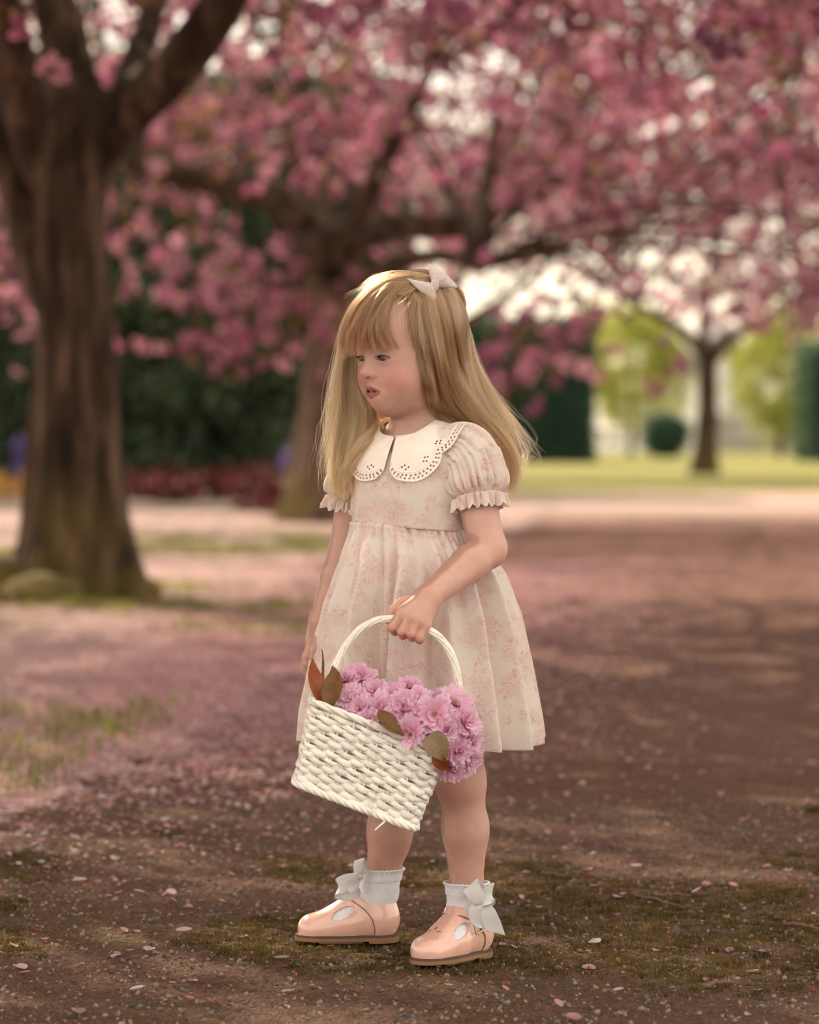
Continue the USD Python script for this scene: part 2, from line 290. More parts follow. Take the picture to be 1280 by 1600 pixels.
# grit, bud scales and petals too many to count
def ico(sub, sc, seed, am=.25):
    m = trimesh.creation.icosphere(sub, 1.0); v = np.asarray(m.vertices); v = v * (1 + am * (meshkit.noise(v * 1.8 + seed * 7, seed) - .5))[:, None] * np.asarray(sc); return v, np.asarray(m.faces)
M_grit = [plain('grit_dark', (.055, .042, .034), .8), plain('grit_tan', (.22, .16, .11), .8), plain('grit_grey', (.11, .10, .095), .75)]
gk = []
for i in range(5):
    c = klass(f'grit_{i}'); obj('stone', ico(1, (1, .8, .55), i, .6), M_grit[i % 3], c, smooth=i > 1); gk.append(str(c.GetPath()))
def scatter(n, x0, x1, y0, y1, rng): return np.stack([rng.uniform(x0, x1, n), rng.uniform(y0, y1, n)], 1)
n = 28000; P2 = scatter(n, -1.0, 1.1, -.75, 1.9, RG); P2 = P2[P2[:, 0] > edge_x(P2[:, 1]) + .05]; n = len(P2); sz = .0011 + .0034 * RG.uniform(0, 1, n) ** 3
instancer('grit', gk, RG.integers(0, 5, n), np.c_[P2, near_z(P2[:, 0], P2[:, 1]) + sz * .2], rand_quat(RG, n), sz[:, None] * np.ones(3), kind='stuff', label='fine grit and crumbs of soil on the path')
def petal_kind(name, mt, L, w, curl):
    c = klass(name); s = np.linspace(0, 1, 5)[:, None]; u = np.linspace(-1, 1, 4)[None]; ww = w * np.sin(np.pi * np.clip(.12 + .8 * s, 0, 1)) ** .8
    obj('petal', sheet(np.stack([L * (s - .5) + 0 * u, ww * u, curl * (u ** 2 * ww + .5 * (s - .5) ** 2 * L) + .0006], -1)), mt, c, smooth=True); return c
M_fp = [leafy('fallen_white', (.66, .52, .54), (.6, .45, .48), vary=.15), leafy('fallen_pink', (.54, .30, .32), (.54, .30, .32), vary=.2), leafy('fallen_red', (.26, .07, .055), (.34, .07, .06), vary=.3), leafy('fallen_tan', (.26, .13, .085), (.25, .12, .08), vary=.3)]
PK = [petal_kind('fallen_petal_a', M_fp[0], .017, .0065, .35), petal_kind('fallen_petal_b', M_fp[1], .015, .006, .5), petal_kind('fallen_scale_c', M_fp[2], .010, .0028, .6), petal_kind('fallen_scale_d', M_fp[3], .012, .003, .4), petal_kind('fallen_petal_e', M_fp[1], .012, .0075, .2)]
pk = [str(c.GetPath()) for c in PK]
def flat_quat(rng, n, tilt=.25):
    a = rng.uniform(0, 6.283, n); t = rng.normal(0, tilt, (n, 2)); q = np.stack([np.cos(a / 2), t[:, 0] * .5, t[:, 1] * .5, np.sin(a / 2)], 1); return q / np.linalg.norm(q, axis=1, keepdims=True)
def gz(x, y): return np.maximum(np.where((x > -1.2) & (x < 1.4) & (y > -.9) & (y < 2.8), near_z(x, y), -1), np.where(x < edge_x(y), -.0135, -.0095)) + .0012
pts_, kinds_ = [], []
n = 2600; p = scatter(n, -1.0, 1.1, -.7, 3.2, RG); pts_.append(p); kinds_.append(RG.choice([2, 3, 1], n, p=[.50, .38, .12]))            # bud scales
n = 2600; p = scatter(n, -1.2, 4.0, 1.0, 16, RG); pts_.append(p); kinds_.append(RG.choice([0, 1, 2, 4], n, p=[.12, .38, .3, .2]))
n = 120000; y_ = .5 + 13 * RG.uniform(0, 1, n) ** 1.15; y_ = y_[RG.uniform(0, 1, n) < .03 + .97 * np.clip((y_ - .9 + 1.2 * (meshkit.fbm(np.c_[y_ * 3, 0 * y_, 0 * y_], 3, 4) - .5)) / 3.2, 0, 1) ** 1.4]; n = len(y_); x_ = edge_x(y_) + .02 - np.abs(RG.normal(0, .55, n)) + np.abs(RG.normal(0, .34, n)) * (1 + y_ * .07); pts_.append(np.c_[x_, y_]); kinds_.append(RG.choice([0, 1, 2, 4], n, p=[.28, .36, .14, .22]))     # drift along the path's edge
n = 26000; y_ = RG.uniform(1.5, 15, n); x_ = edge_x(y_) - RG.uniform(.2, 4.5, n); pts_.append(np.c_[x_, y_]); kinds_.append(RG.choice([0, 1, 4], n, p=[.5, .3, .2]))
pp = np.vstack(pts_); kk = np.concatenate(kinds_)
instancer('fallen_petals', pk, kk, np.c_[pp, gz(pp[:, 0], pp[:, 1]) + RG.uniform(0, .003, len(pp)) + .010 * (pp[:, 0] < edge_x(pp[:, 1]))], flat_quat(RG, len(pp)), (RG.uniform(.45, .95, len(pp)) * np.where(kk == 0, .9, 1))[:, None] * np.ones(3), kind='stuff', label='drifts of small fallen cherry petals and bud scales')
# the petals and twigs that can be told apart
named = [(32, 1513, 0, 1.25), (233, 1488, 0, 1.1), (440, 1501, 0, 1.0), (283, 1311, 0, .9), (125, 1376, 0, 1.2), (122, 1584, 1, 1.3), (218, 1396, 0, .9), (268, 1396, 0, .9), (288, 1458, 0, 1.1), (180, 1497, 0, .8), (140, 1388, 2, 1.2), (330, 1472, 2, 1.3), (450, 1543, 0, 1.), (215, 1548, 0, 1.), (330, 1565, 1, 1.0), (20, 1480, 1, 1.),
         (965, 1405, 0, 1.15), (930, 1475, 0, 1.1), (1232, 1362, 0, 1.1), (1105, 1383, 1, 1.1), (1090, 1394, 0, .9), (995, 1355, 0, .9), (1250, 1211, 0, 1.2), (1098, 1207, 0, 1.1), (1160, 1285, 1, 1.), (798, 1252, 0, 1.), (830, 1224, 1, 1.), (910, 1225, 0, 1.), (1175, 1522, 1, 1.1), (920, 1511, 1, 1.1), (966, 1550, 0, .8), (895, 1592, 1, 1.2), (803, 1480, 0, .7), (1185, 1545, 0, .7), (408, 1217, 0, 1.1), (128, 1220, 0, 1.2), (25, 1243, 0, 1.), (360, 1245, 0, 1.1), (260, 1240, 0, .9), (208, 1306, 0, 1.), (850, 1054, 1, 1.3), (395, 1430, 2, 1.1), (1215, 1436, 2, 1.3), (1268, 1545, 2, 1.4), (790, 1535, 2, 1.2), (70, 1470, 1, .9)]
sides_ = {0: 'pale', 1: 'pink', 2: 'dark red'}
for px, py, k, sc in named:
    y = GY(py); x = (px - 640) * (CAM_D + y) / FPX; q = flat_quat(RG, 1, .2)[0]; R = trimesh.transformations.quaternion_matrix(q); R[:3, :3] *= sc * 1.15; R[:3, 3] = (x, y, float(gz(np.array(x), np.array(y))) + .0025)
    nm = thing('fallen_petal', f'single {sides_[k]} cherry petal lying by itself on the brown path', 'petal', group=f'{sides_[k]} petals scattered on the path', mat4=R); nm.GetReferences().AddInternalReference(PK[k].GetPath()); nm.SetInstanceable(True)
M_twig = plain('twig', (.14, .075, .045), .8, bump=.001, bump_scale=150)
for (a, b, r, lab) in (((990, 1402), (1072, 1424), .0026, 'thin brown twig lying across the moss right of the shoes'), ((1022, 1402), (1078, 1404), .0030, 'short grey brown stick just behind the long thin twig'), ((1222, 1447), (1280, 1457), .0034, 'dark twig at the right edge of the picture'), ((1100, 1545), (1146, 1541), .0036, 'stubby dark stick in the right foreground'), ((845, 1368), (882, 1372), .0022, 'small reddish twig behind the bow of the near shoe')):
    ya, yb = GY(a[1]), GY(b[1]); A = np.array([(a[0] - 640) * (CAM_D + ya) / FPX, ya, .004]); B = np.array([(b[0] - 640) * (CAM_D + yb) / FPX, yb, .004]); s = np.linspace(0, 1, 14)[:, None]; q = A + (B - A) * s + RG.normal(0, .0012, (14, 3)) + np.array([0, .004, .001]) * np.sin(3.0 * s)
    tag(obj('twig', tube(q, np.linspace(r, r * .55, 14), 7), M_twig, smooth=True), lab, 'twig')
# moss tufts and grass
def tuft_kind(name, blades, h, spread, mt, seed, wd=.0018):
    r = np.random.default_rng(seed); parts = []
    for _ in range(blades):
        a = r.uniform(0, 6.28); b0 = np.r_[r.normal(0, spread, 2), 0]; d = np.array([math.cos(a), math.sin(a), 0]); L = h * r.uniform(.5, 1.1); tip = b0 + d * L * r.uniform(.1, .7) + [0, 0, L]; m = (b0 + tip) / 2 + [0, 0, L * .15]; w = np.cross(d, [0, 0, 1]) * wd
        parts.append((np.array([b0 - w, b0 + w, m - w * .8, m + w * .8, tip]), np.array([[0, 1, 3], [0, 3, 2], [2, 3, 4]])))
    c = klass(name); obj('blades', join(parts), mt, c); return str(c.GetPath())
M_grass = leafy('grass_blade', (.16, .17, .035), (.25, .28, .05), vary=.35); M_mossb = leafy('moss_blade', (.10, .068, .016), (.12, .085, .022), vary=.45)
mt_ = [tuft_kind('moss_tuft_a', 26, .006, .009, M_mossb, 1, .0008), tuft_kind('moss_tuft_b', 22, .007, .008, M_mossb, 2, .0008)]
n = 15000; p = scatter(n, -1.0, 1.1, -.75, 1.8, RG); mask = meshkit.fbm(np.c_[p * 2.4, 0 * p[:, :1]], 3, 31); p = p[mask > .55 - .10 * (p[:, 0] > .1)]; p = p[p[:, 0] > edge_x(p[:, 1]) + .05]
instancer('moss', mt_, RG.integers(0, 2, len(p)), np.c_[p, near_z(p[:, 0], p[:, 1]) - .001], yaw_quat(RG.uniform(0, 6.28, len(p))), RG.uniform(.6, 1.3, len(p))[:, None] * np.ones(3), kind='stuff', label='low olive moss in patches on the path')
gt = [tuft_kind('grass_tuft_a', 16, .045, .03, M_grass, 3), tuft_kind('grass_tuft_b', 14, .055, .035, M_grass, 4), tuft_kind('grass_tuft_c', 12, .035, .03, M_grass, 5)]
n = 9000; y_ = RG.uniform(.8, 18, n); x_ = edge_x(y_) - RG.uniform(.12, 5, n) ; ok = meshkit.fbm(np.c_[x_ * .8, y_ * .8, 0 * x_], 3, 12) > .56
instancer('grass', gt, RG.integers(0, 3, ok.sum()), np.c_[x_, y_, 0 * y_ - .014][ok], yaw_quat(RG.uniform(0, 6.28, ok.sum())), RG.uniform(.6, 1.2, ok.sum())[:, None] * np.ones(3), kind='stuff', label='grass of the lawn beside the path')
for px, py in ((285, 1575), (905, 1556), (1210, 1380), (1262, 1436)):
    pass
# ------------------------------------------------------------------ cherry trees
RT = np.random.default_rng(101)
def bark(name, c1, c2, c3):
    return mat(name, {'tc': ('texture_coordinate', {}), 'mp': ('mapping', {'scale': (1, 1, .16)}), 'n': ('noise_texture', {'scale': 11.0, 'detail': 6.0, 'roughness': .68}), 'w': ('noise_texture', {'scale': 2.4, 'detail': 3.0}), 'r': ('rgb_ramp', {'ramp': [(.36, c1), (.50, c2), (.68, c3)]}), 'g': ('geometry', {}),
                      'sx': ('separate_xyz', {}), 'lo': ('map_range', {'from_min': .05, 'from_max': .55, 'to_min': .75, 'to_max': 0.0, 'clamp': True}), 'ml': ('math', {'math_type': 'multiply'}), 'mr': ('rgb_ramp', {'ramp': [(.42, (0,) * 3), (.60, (1,) * 3)]}), 'mx': ('mix_color', {'blend_type': 'mix', 'b': (.16, .12, .025)}),
                      'b': ('bump', {'strength': 1.0, 'distance': .03}), 'p': ('principled_bsdf', {'roughness': .9, 'specular_ior_level': .2})},
               [('tc.object', 'mp.vector'), ('mp.vector', 'n.vector'), ('tc.object', 'w.vector'), ('n.fac', 'r.fac'), ('g.position', 'sx.vector'), ('sx.z', 'lo.value'), ('w.fac', 'mr.fac'), ('mr.color', 'ml.value1'), ('lo.result', 'ml.value2'), ('ml.value', 'mx.fac'), ('r.color', 'mx.a'), ('mx.result', 'p.base_color'), ('n.fac', 'b.height'), ('b.normal', 'p.normal')])
M_bark = bark('cherry_bark', (.012, .007, .004), (.046, .028, .018), (.16, .105, .07))
M_bark_far = bark('cherry_bark_grey', (.045, .028, .018), (.105, .068, .048), (.18, .125, .09))
M_branch = plain('branch_bark', (.040, .023, .014), .85, vary=.3, scale=12)
M_bloom = leafy('cherry_bloom', (.40, .165, .265), (.43, .175, .28), vary=.45, mixf=.5)
M_bloom2 = leafy('cherry_bloom_pale', (.58, .325, .415), (.62, .345, .435), vary=.30, mixf=.5)
M_bronzeleaf = leafy('bronze_foliage', (.15, .085, .045), (.22, .12, .05), vary=.35, mixf=.5)
def bunch_kind(name, seed, mt, R=.085, balls=6):
    r = np.random.default_rng(seed); parts = []
    for _ in range(balls):
        c0 = r.normal(0, 1, 3); c0 = c0 / np.linalg.norm(c0) * R * r.uniform(.25, .8)
        for _ in range(11):
            d = r.normal(0, 1, 3); d /= np.linalg.norm(d); ctr = c0 + d * .016; a = np.cross(d, r.normal(0, 1, 3)); a /= np.linalg.norm(a); b = np.cross(d, a) * .6 + d * .6; s = .015 * r.uniform(.8, 1.3)
            parts.append((np.array([ctr - a * s, ctr - b * s, ctr + a * s, ctr + b * s + d * .004]), np.array([[0, 1, 2], [0, 2, 3]])))
    c = klass(name); obj('petals', join(parts), mt, c); return str(c.GetPath())
def sprig_kind(name, seed, mt, R=.09, nl=7, L=.05):
    r = np.random.default_rng(seed); parts = []
    for _ in range(nl):
        b = r.normal(0, R * .5, 3); d = r.normal(0, 1, 3) + [0, 0, -.3]; d /= np.linalg.norm(d); a = np.cross(d, r.normal(0, 1, 3)); a /= np.linalg.norm(a); w = L * .24; l = L * r.uniform(.7, 1.3)
        parts.append((np.array([b, b + d * l * .5 - a * w, b + d * l, b + d * l * .5 + a * w]), np.array([[0, 1, 2], [0, 2, 3]])))
    c = klass(name); obj('leaves', join(parts), mt, c); return str(c.GetPath())
BK = [bunch_kind('bunch_a', 1, M_bloom), bunch_kind('bunch_b', 2, M_bloom), bunch_kind('bunch_c', 3, M_bloom2), bunch_kind('bunch_d', 4, M_bloom2), bunch_kind('bunch_e', 5, M_bloom, .07, 4)]
SK = [sprig_kind('sprig_a', 6, M_bronzeleaf), sprig_kind('sprig_b', 7, M_bronzeleaf)]
def trunk_mesh(path, radii, sides=30, n=90, rough=.10, seed=0, flare=None):
    c = spline(np.c_[np.asarray(path, float), np.asarray(radii, float)], n); r = c[:, 3]; c = c[:, :3]; t = np.gradient(c, axis=0); t /= np.linalg.norm(t, axis=1, keepdims=True)
    a = np.cross(t, [0, 1.0, .15]); a /= np.linalg.norm(a, axis=1, keepdims=True); b = np.cross(t, a); ph = np.linspace(0, 2 * np.pi, sides, endpoint=False)
    k = np.ones((n, sides))
    x = np.stack([np.cos(ph)[None] * 1.6 + 0 * r[:, None], np.sin(ph)[None] * 1.6 + 0 * r[:, None], np.linspace(0, 1, n)[:, None] * 2.6 + 0 * ph[None] + seed], -1); k += rough * 2 * (meshkit.fbm(x * np.array([2.6, 2.6, 1.1]), 4, seed) - .5)
    if flare is not None:
        hgt = c[:, 2]; f = np.exp(-np.clip(hgt, 0, 9) / .22)[:, None]
        for ang, am, w in flare: k += am * f * np.exp(-((np.angle(np.exp(1j * (ph - ang))) / w) ** 2))[None]
        k += .10 * np.exp(-np.clip(hgt, 0, 9) / .9)[:, None] * np.sin(5 * ph + seed)[None]
    V_ = c[:, None] + (r[:, None] * k)[..., None] * (np.cos(ph)[None, :, None] * a[:, None] + np.sin(ph)[None, :, None] * b[:, None])
    v, f = sheet(V_.transpose(1, 0, 2), closed_u=True, flip=False)
    return v, f
def cherry(label, base, fork, limbs=None, R=4.6, clumps=95, per=24, z_lo=2.15, z_hi=5.6, seed=0, centre=None, trunk=None, radii=None, leafiness=.30, flare=None, droop=.45, scale=1.0, keep=None, hang=(), bk=None):
    """trunk with limbs, thin branches out to clumps of blossom"""
    r = np.random.default_rng(seed); t = thing('cherry_tree', label, 'tree', (0, 0, 0)); base = np.asarray(base, float); fork = np.asarray(fork, float)
    tr_ = trunk if trunk is not None else [base + [0, 0, -.1], base + (fork - base) * .3 + r.normal(0, .03, 3), base + (fork - base) * .65 + r.normal(0, .03, 3), fork]; rd = radii if radii is not None else [.27, .20, .18, .17]
    obj('trunk', trunk_mesh(tr_, rd, seed=seed, sides=54, n=150, rough=.17, flare=flare or [(r.uniform(0, 6.28), .35, .5) for _ in range(5)]), bk or M_bark, t, smooth=True)
    ctr = np.asarray(centre if centre is not None else base[:2], float)
    ends = []
    if limbs is None:
        limbs = []
        for k in range(6):
            a = 2 * np.pi * k / 6 + r.uniform(-.3, .3); o = np.array([math.cos(a), math.sin(a)]); L = R * r.uniform(.5, .75)
            limbs.append(([fork + [0, 0, -.15], fork + np.r_[o * L * .3, .35], fork + np.r_[o * L * .65, .9 + r.uniform(-.2, .2)], fork + np.r_[o * L, 1.5 + r.uniform(-.4, .5)]], [.11, .085, .06, .03]))
    for pth, rd2 in limbs:
        obj('limb', trunk_mesh(pth, rd2, sides=16, n=46, rough=.12, seed=seed + len(ends) + 1), M_bark, t, smooth=True); ends += [spline(pth, 12)[i] for i in (4, 6, 8, 10, 11)]
    ends = np.array(ends)
    q, twigs = [], []
    a = r.uniform(0, 6.28, clumps); rr = R * np.sqrt(r.uniform(.02, 1, clumps)); k = (rr / R) ** 2
    lo = z_lo + .9 * (1 - k) ** 1.0 - droop * r.uniform(0, 1, clumps) * (k > .3); hi = z_lo + .7 + (z_hi - z_lo - .7) * np.sqrt(1 - .92 * k); z = lo + (hi - lo) * r.uniform(0, 1, clumps) ** 1.25
    C = np.c_[ctr[0] + rr * np.cos(a), ctr[1] + rr * np.sin(a), z]
    if len(hang): C = np.vstack([C, np.asarray(hang, float)])
    if keep is not None: C = C[keep(C)]
    for c in C:
        e = ends[np.argmin(np.linalg.norm(ends - c, axis=1) + r.uniform(0, .4, len(ends)))]; m = (e + c) / 2 + [0, 0, .18 + r.uniform(0, .2)] + r.normal(0, .08, 3); L = np.linalg.norm(c - e)
        twigs.append(tube(spline([e, m, c], 7), np.linspace(.012 + .007 * L, .005, 7), 5))
        for _ in range(5):
            d = r.normal(0, .3, 3) * [1, 1, .55]; twigs.append(tube(spline([c, c + d * .6 + [0, 0, .05], c + d * 1.3], 4), [.006, .005, .003, .002], 4))
        n = int(per * 1.45) + r.integers(-6, 7); q.append(c + r.normal(0, 1, (n, 3)) * [.36, .36, .20] * scale)
    obj('branches', join(twigs), M_branch, t, kind='stuff')
    q = np.vstack(q); q = q[np.linalg.norm(np.cross(q - np.array([-.04, 0, .95]), SUN_DIR), axis=1) > .30]; n = len(q); isleaf = r.uniform(0, 1, n) < leafiness
    instancer('blossom', BK, r.integers(0, 5, n)[~isleaf], q[~isleaf], rand_quat(r, (~isleaf).sum()), r.uniform(.65, 1.35, (~isleaf).sum())[:, None] * np.ones(3) * scale, t, kind='stuff')
    if isleaf.any(): instancer('foliage', SK, r.integers(0, 2, isleaf.sum()), q[isleaf] + r.normal(0, .08, (isleaf.sum(), 3)), rand_quat(r, isleaf.sum()), r.uniform(.8, 1.5, isleaf.sum())[:, None] * np.ones(3) * scale, t, kind='stuff')
    return t
Y1 = GY(930); w1 = lambda px, py, dy=0: W(px, py, Y1 + dy)
big = cherry('large old cherry tree with mossy flared roots, nearest on the left lawn', w1(118, 930), w1(112, 265),
       trunk=[w1(122, 960), w1(124, 870), w1(122, 760), w1(121, 600), w1(113, 420), w1(108, 270)], radii=[.245, .225, .20, .175, .150, .155], flare=[(-.2, .6, .45), (.85, .6, .32), (2.6, .35, .4), (3.6, .4, .4), (4.6, .75, .35), (5.4, .6, .4)],
       limbs=[([w1(112, 300), w1(160, 215), w1(225, 150, -.1), w1(300, 75, -.2), w1(372, -40, -.3), w1(430, -190, -.4)], [.13, .12, .112, .105, .09, .06]), ([w1(110, 290), w1(118, 180, .1), w1(98, 60, .2), w1(72, -70, .3), w1(60, -230, .4)], [.14, .125, .11, .09, .06]),
              ([w1(100, 300), w1(58, 225, -.05), w1(26, 110, -.2), w1(-8, -40, -.3), w1(-60, -200, -.4)], [.12, .10, .095, .08, .05]), ([w1(88, 470, .05), w1(52, 380, .1), w1(22, 260, .2), w1(-16, 120, .3), w1(-70, -60, .4)], [.10, .10, .09, .085, .05]),
              ([w1(170, 215, .05), w1(200, 130, .5), w1(235, 30, .9), w1(270, -120, 1.2)], [.08, .07, .06, .04])], centre=(-1.6, Y1), seed=1, z_lo=2.5, z_hi=5.8, clumps=190, per=26)
M_mossroot = plain('mossy_root', (.15, .115, .03), .95, vary=.4, scale=9, bump=.02, bump_scale=40)
for c_, sc_, sd_ in ((w1(62, 935, -.30), (.19, .20, .085), 3), (w1(215, 940, -.12), (.10, .14, .07), 4), (w1(5, 940, -.1), (.16, .2, .15), 5)):
    mm = trimesh.creation.icosphere(4, 1.0); vv_ = np.asarray(mm.vertices); vv_ = vv_ * (1 + .5 * (meshkit.fbm(vv_ * 1.6 + sd_, 3, sd_) - .5))[:, None] * np.array(sc_) + [c_[0], c_[1], .02]; obj('root', (vv_, np.asarray(mm.faces)), M_mossroot if sd_ == 3 else M_bark, big, smooth=True)
def open_left(C):
    # the old limb on the left side of the second tree carries little blossom towards the path
    px = 640 + C[:, 0] * FPX / (CAM_D + C[:, 1]); py = HORIZON - (C[:, 2] - CAM_H) * FPX / (CAM_D + C[:, 1]); return ~((C[:, 1] < GY(812) + .6) & (px > 230) & (px < 800) & (py > 215) & (py < 400))
Y2 = GY(812); w2 = lambda px, py, dy=0: W(px, py, Y2 + dy)
cherry('second cherry tree, its trunk rising behind her right arm and hair', w2(502, 812), w2(520, 430), trunk=[w2(498, 832), w2(501, 780), w2(506, 700), w2(512, 580), w2(518, 480), w2(522, 410)], radii=[.30, .27, .225, .17, .155, .165],
       limbs=[([w2(515, 440), w2(490, 380, -.2), w2(430, 310, -.5), w2(350, 285, -.8), w2(270, 272, -1.1), w2(180, 240, -1.4)], [.15, .15, .14, .12, .10, .05]), ([w2(525, 440), w2(568, 372, .2), w2(640, 352, .4), w2(720, 352, .6), w2(790, 318, .8), w2(880, 262, 1.0)], [.13, .12, .11, .10, .08, .05]),
              ([w2(518, 440), w2(505, 340, .3), w2(480, 250, .6), w2(470, 140, .8), w2(440, 0, 1.0)], [.13, .12, .10, .08, .05]), ([w2(524, 430), w2(560, 330, -.4), w2(610, 230, -.7), w2(670, 110, -1.0)], [.12, .10, .08, .05]), ([w2(530, 450, -.1), w2(600, 420, -.6), w2(680, 400, -1.3), w2(745, 420, -2)], [.08, .07, .06, .03])],
       centre=(-.9, Y2), seed=2, z_lo=1.95, z_hi=6.0, R=4.8, clumps=140, per=26, bk=M_bark_far, keep=open_left, hang=[w2(365, 530, -1.5), w2(465, 485, -1.2), w2(425, 455, -1.4), w2(385, 480, -1.3), w2(250, 400, -1.), w2(330, 400, -1)])
cherry('third cherry tree of the left row, mostly hidden behind her head', (.3, 46.0, 0), (.4, 46.1, 2.1), seed=3, z_lo=3.5, z_hi=7.6, R=3.8, clumps=130, per=24)
cherry('cherry tree outside the frame on the left, roofing the path', (-3.3, 2.6, 0), (-3.2, 2.7, 2.1), seed=4, z_lo=2.5, z_hi=5.8, R=4.9, clumps=230, per=34)
cherry('cherry tree outside the frame behind the left lawn', (-8.3, 9.5, 0), (-8.2, 9.6, 2.1), seed=14, z_lo=2.4, z_hi=5.6, R=4.4, clumps=110, per=26)
for i, (x, y, sd) in enumerate(((5.2, 9.0, 5), (5.6, 20.0, 6), (8.6, 40.0, 7))):
    cherry(f'cherry tree of the right row with boughs over the path, {("nearest", "second", "farthest")[i]} of its row', (x, y, 0), (x - .1, y, 2.1), seed=sd, z_lo=2.25 if i else 2.5, z_hi=6.2, R=5.0, clumps=165, per=26, hang=[W(792, 562, 17), W(866, 535, 17.5), W(905, 500, 18), W(1230, 470, 19)] if i == 1 else ())
Y6 = GY(740); w6 = lambda px, py, dy=0: W(px, py, Y6 + dy)
cherry('slender cherry tree standing in the sunny grass beyond the end of the path', w6(1104, 741), w6(1107, 560), trunk=[w6(1104, 748), w6(1104, 700), w6(1106, 640), w6(1106, 590), w6(1108, 550)], radii=[.21, .175, .155, .15, .15],
       limbs=[([w6(1106, 565), w6(1080, 530), w6(1040, 500, -.5), w6(980, 470, -1)], [.12, .10, .08, .04]), ([w6(1108, 565), w6(1140, 530), w6(1185, 500, .4), w6(1250, 470, 1)], [.12, .10, .08, .04]), ([w6(1107, 560), w6(1100, 500, .4), w6(1110, 430, .8), w6(1120, 350, 1)], [.11, .09, .07, .04])],
       centre=(5.0, Y6), seed=8, z_lo=3.0, z_hi=7.4, R=4.6, clumps=70, per=15, droop=.2)
# ------------------------------------------------------------------ evergreen hedge, clipped block, shrubs, bed, house, fence
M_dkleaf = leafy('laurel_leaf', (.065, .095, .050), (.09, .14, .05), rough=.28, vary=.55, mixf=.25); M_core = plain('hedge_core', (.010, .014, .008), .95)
M_yew = leafy('yew_leaf', (.036, .085, .056), (.05, .12, .05), rough=.5, vary=.35, mixf=.2); M_yel = leafy('fresh_leaf', (.30, .32, .06), (.46, .48, .09), vary=.3, mixf=.5); M_red = leafy('red_bedding', (.075, .020, .020), (.10, .02, .02), vary=.4)
LK = [sprig_kind('laurel_sprig_a', 11, M_dkleaf, .16, 12, .13), sprig_kind('laurel_sprig_b', 12, M_dkleaf, .16, 12, .13)]; YK = [sprig_kind('yew_sprig', 13, M_yew, .10, 16, .06)]; FK = [sprig_kind('fresh_sprig', 15, M_yel, .16, 16, .09)]; RK = [sprig_kind('red_sprig', 16, M_red, .06, 14, .06)]
def lump(x0, x1, y0, y1, z0, z1, seed, am=.3, res=26):
    m = trimesh.creation.box([1, 1, 1]);
    for _ in range(4): m = m.subdivide()
    v = np.asarray(m.vertices); p = np.stack([x0 + (v[:, 0] + .5) * (x1 - x0), y0 + (v[:, 1] + .5) * (y1 - y0), z0 + (v[:, 2] + .5) * (z1 - z0)], 1); nrm = v / np.abs(v).max(1, keepdims=True); return p + nrm * (am * (meshkit.fbm(p * .9, 3, seed) - .6))[:, None], np.asarray(m.faces)
def hedge(name, label, cat, box, kinds, n, am, seed, sc=1.0):
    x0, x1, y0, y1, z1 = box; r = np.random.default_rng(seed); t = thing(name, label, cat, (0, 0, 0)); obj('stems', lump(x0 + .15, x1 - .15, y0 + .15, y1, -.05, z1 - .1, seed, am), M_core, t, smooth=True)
    f = r.uniform(0, 1, n); p = np.where((f < .7)[:, None], np.c_[r.uniform(x0, x1, n), np.full(n, y0), r.uniform(.02, z1, n)], np.where((f < .85)[:, None], np.c_[r.uniform(x0, x1, n), r.uniform(y0, y1, n), np.full(n, z1)], np.c_[np.where(r.uniform(0, 1, n) < .5, x0, x1), r.uniform(y0, y1, n), r.uniform(.02, z1, n)]))
    d = am * (meshkit.fbm(p * .9, 3, seed) - .6) * 1.2 + r.normal(0, .05, n); p[:, 1] = np.where(f < .7, p[:, 1] - d, p[:, 1]); p[:, 2] = np.where((f >= .7) & (f < .85), p[:, 2] + d, p[:, 2])
    instancer('foliage', kinds, r.integers(0, len(kinds), n), p, rand_quat(r, n), r.uniform(.7, 1.3, n)[:, None] * np.ones(3) * sc, t, kind='stuff'); return t
hedge('evergreen_hedge', 'tall dark laurel hedge along the back of the left lawn', 'hedge', (-9.5, -.2, 34.0, 37.0, 4.6), LK, 9000, 1.5, 1)
hedge('clipped_yew', 'square clipped dark green yew block at the end of the path', 'hedge', ((735 - 640) / 5247 * 72, (921 - 640) / 5247 * 72, 67.5, 70.5, 2.95), YK, 6000, .5, 2, 1.3)
hedge('clipped_yew', 'dark clipped hedge cut off by the right edge of the picture', 'hedge', ((1268 - 640) / 5247 * 72, 13, 67.5, 70.5, 2.4), YK, 3000, .22, 3, 1.3)
def bush(name, label, px, py0, py1, wpx, d, kinds, n, seed, sc=1.0, trunk=True):
    y = d - CAM_D; r = np.random.default_rng(seed); top, bot = W(px, py0, y), W(px, py1, y); a = (top[2] - bot[2]) / 2; w = wpx / 2 * d / FPX; c = (top + bot) / 2; t = thing(name, label, 'tree' if trunk else 'shrub', (0, 0, 0))
    if trunk: obj('trunk', trunk_mesh([np.r_[c[:2], -.05], np.r_[c[0] + .05, c[1], c[2] * .4], np.r_[c[0], c[1], c[2]]], [.10, .08, .05], sides=12, n=20, seed=seed), M_bark, t, smooth=True)
    p = r.normal(0, 1, (n, 3)); p = p / np.linalg.norm(p, axis=1, keepdims=True) * r.uniform(.35, 1.0, (n, 1)) ** .5; p *= (.45 + 1.05 * meshkit.fbm(p * 1.5 + seed, 3, seed))[:, None]
    instancer('crown', kinds, r.integers(0, len(kinds), n), c + p * [w, w, a], rand_quat(r, n), r.uniform(.7, 1.3, n)[:, None] * np.ones(3) * sc, t, kind='stuff'); return t
bush('young_tree', 'fresh yellow green tree right of the clipped yew block', 985, 455, 668, 185, 88, FK, 1000, 4, 1.2)
bush('young_tree', 'fresh yellow green tree right of the slender cherry trunk', 1218, 470, 690, 150, 86, FK, 850, 5, 1.2)
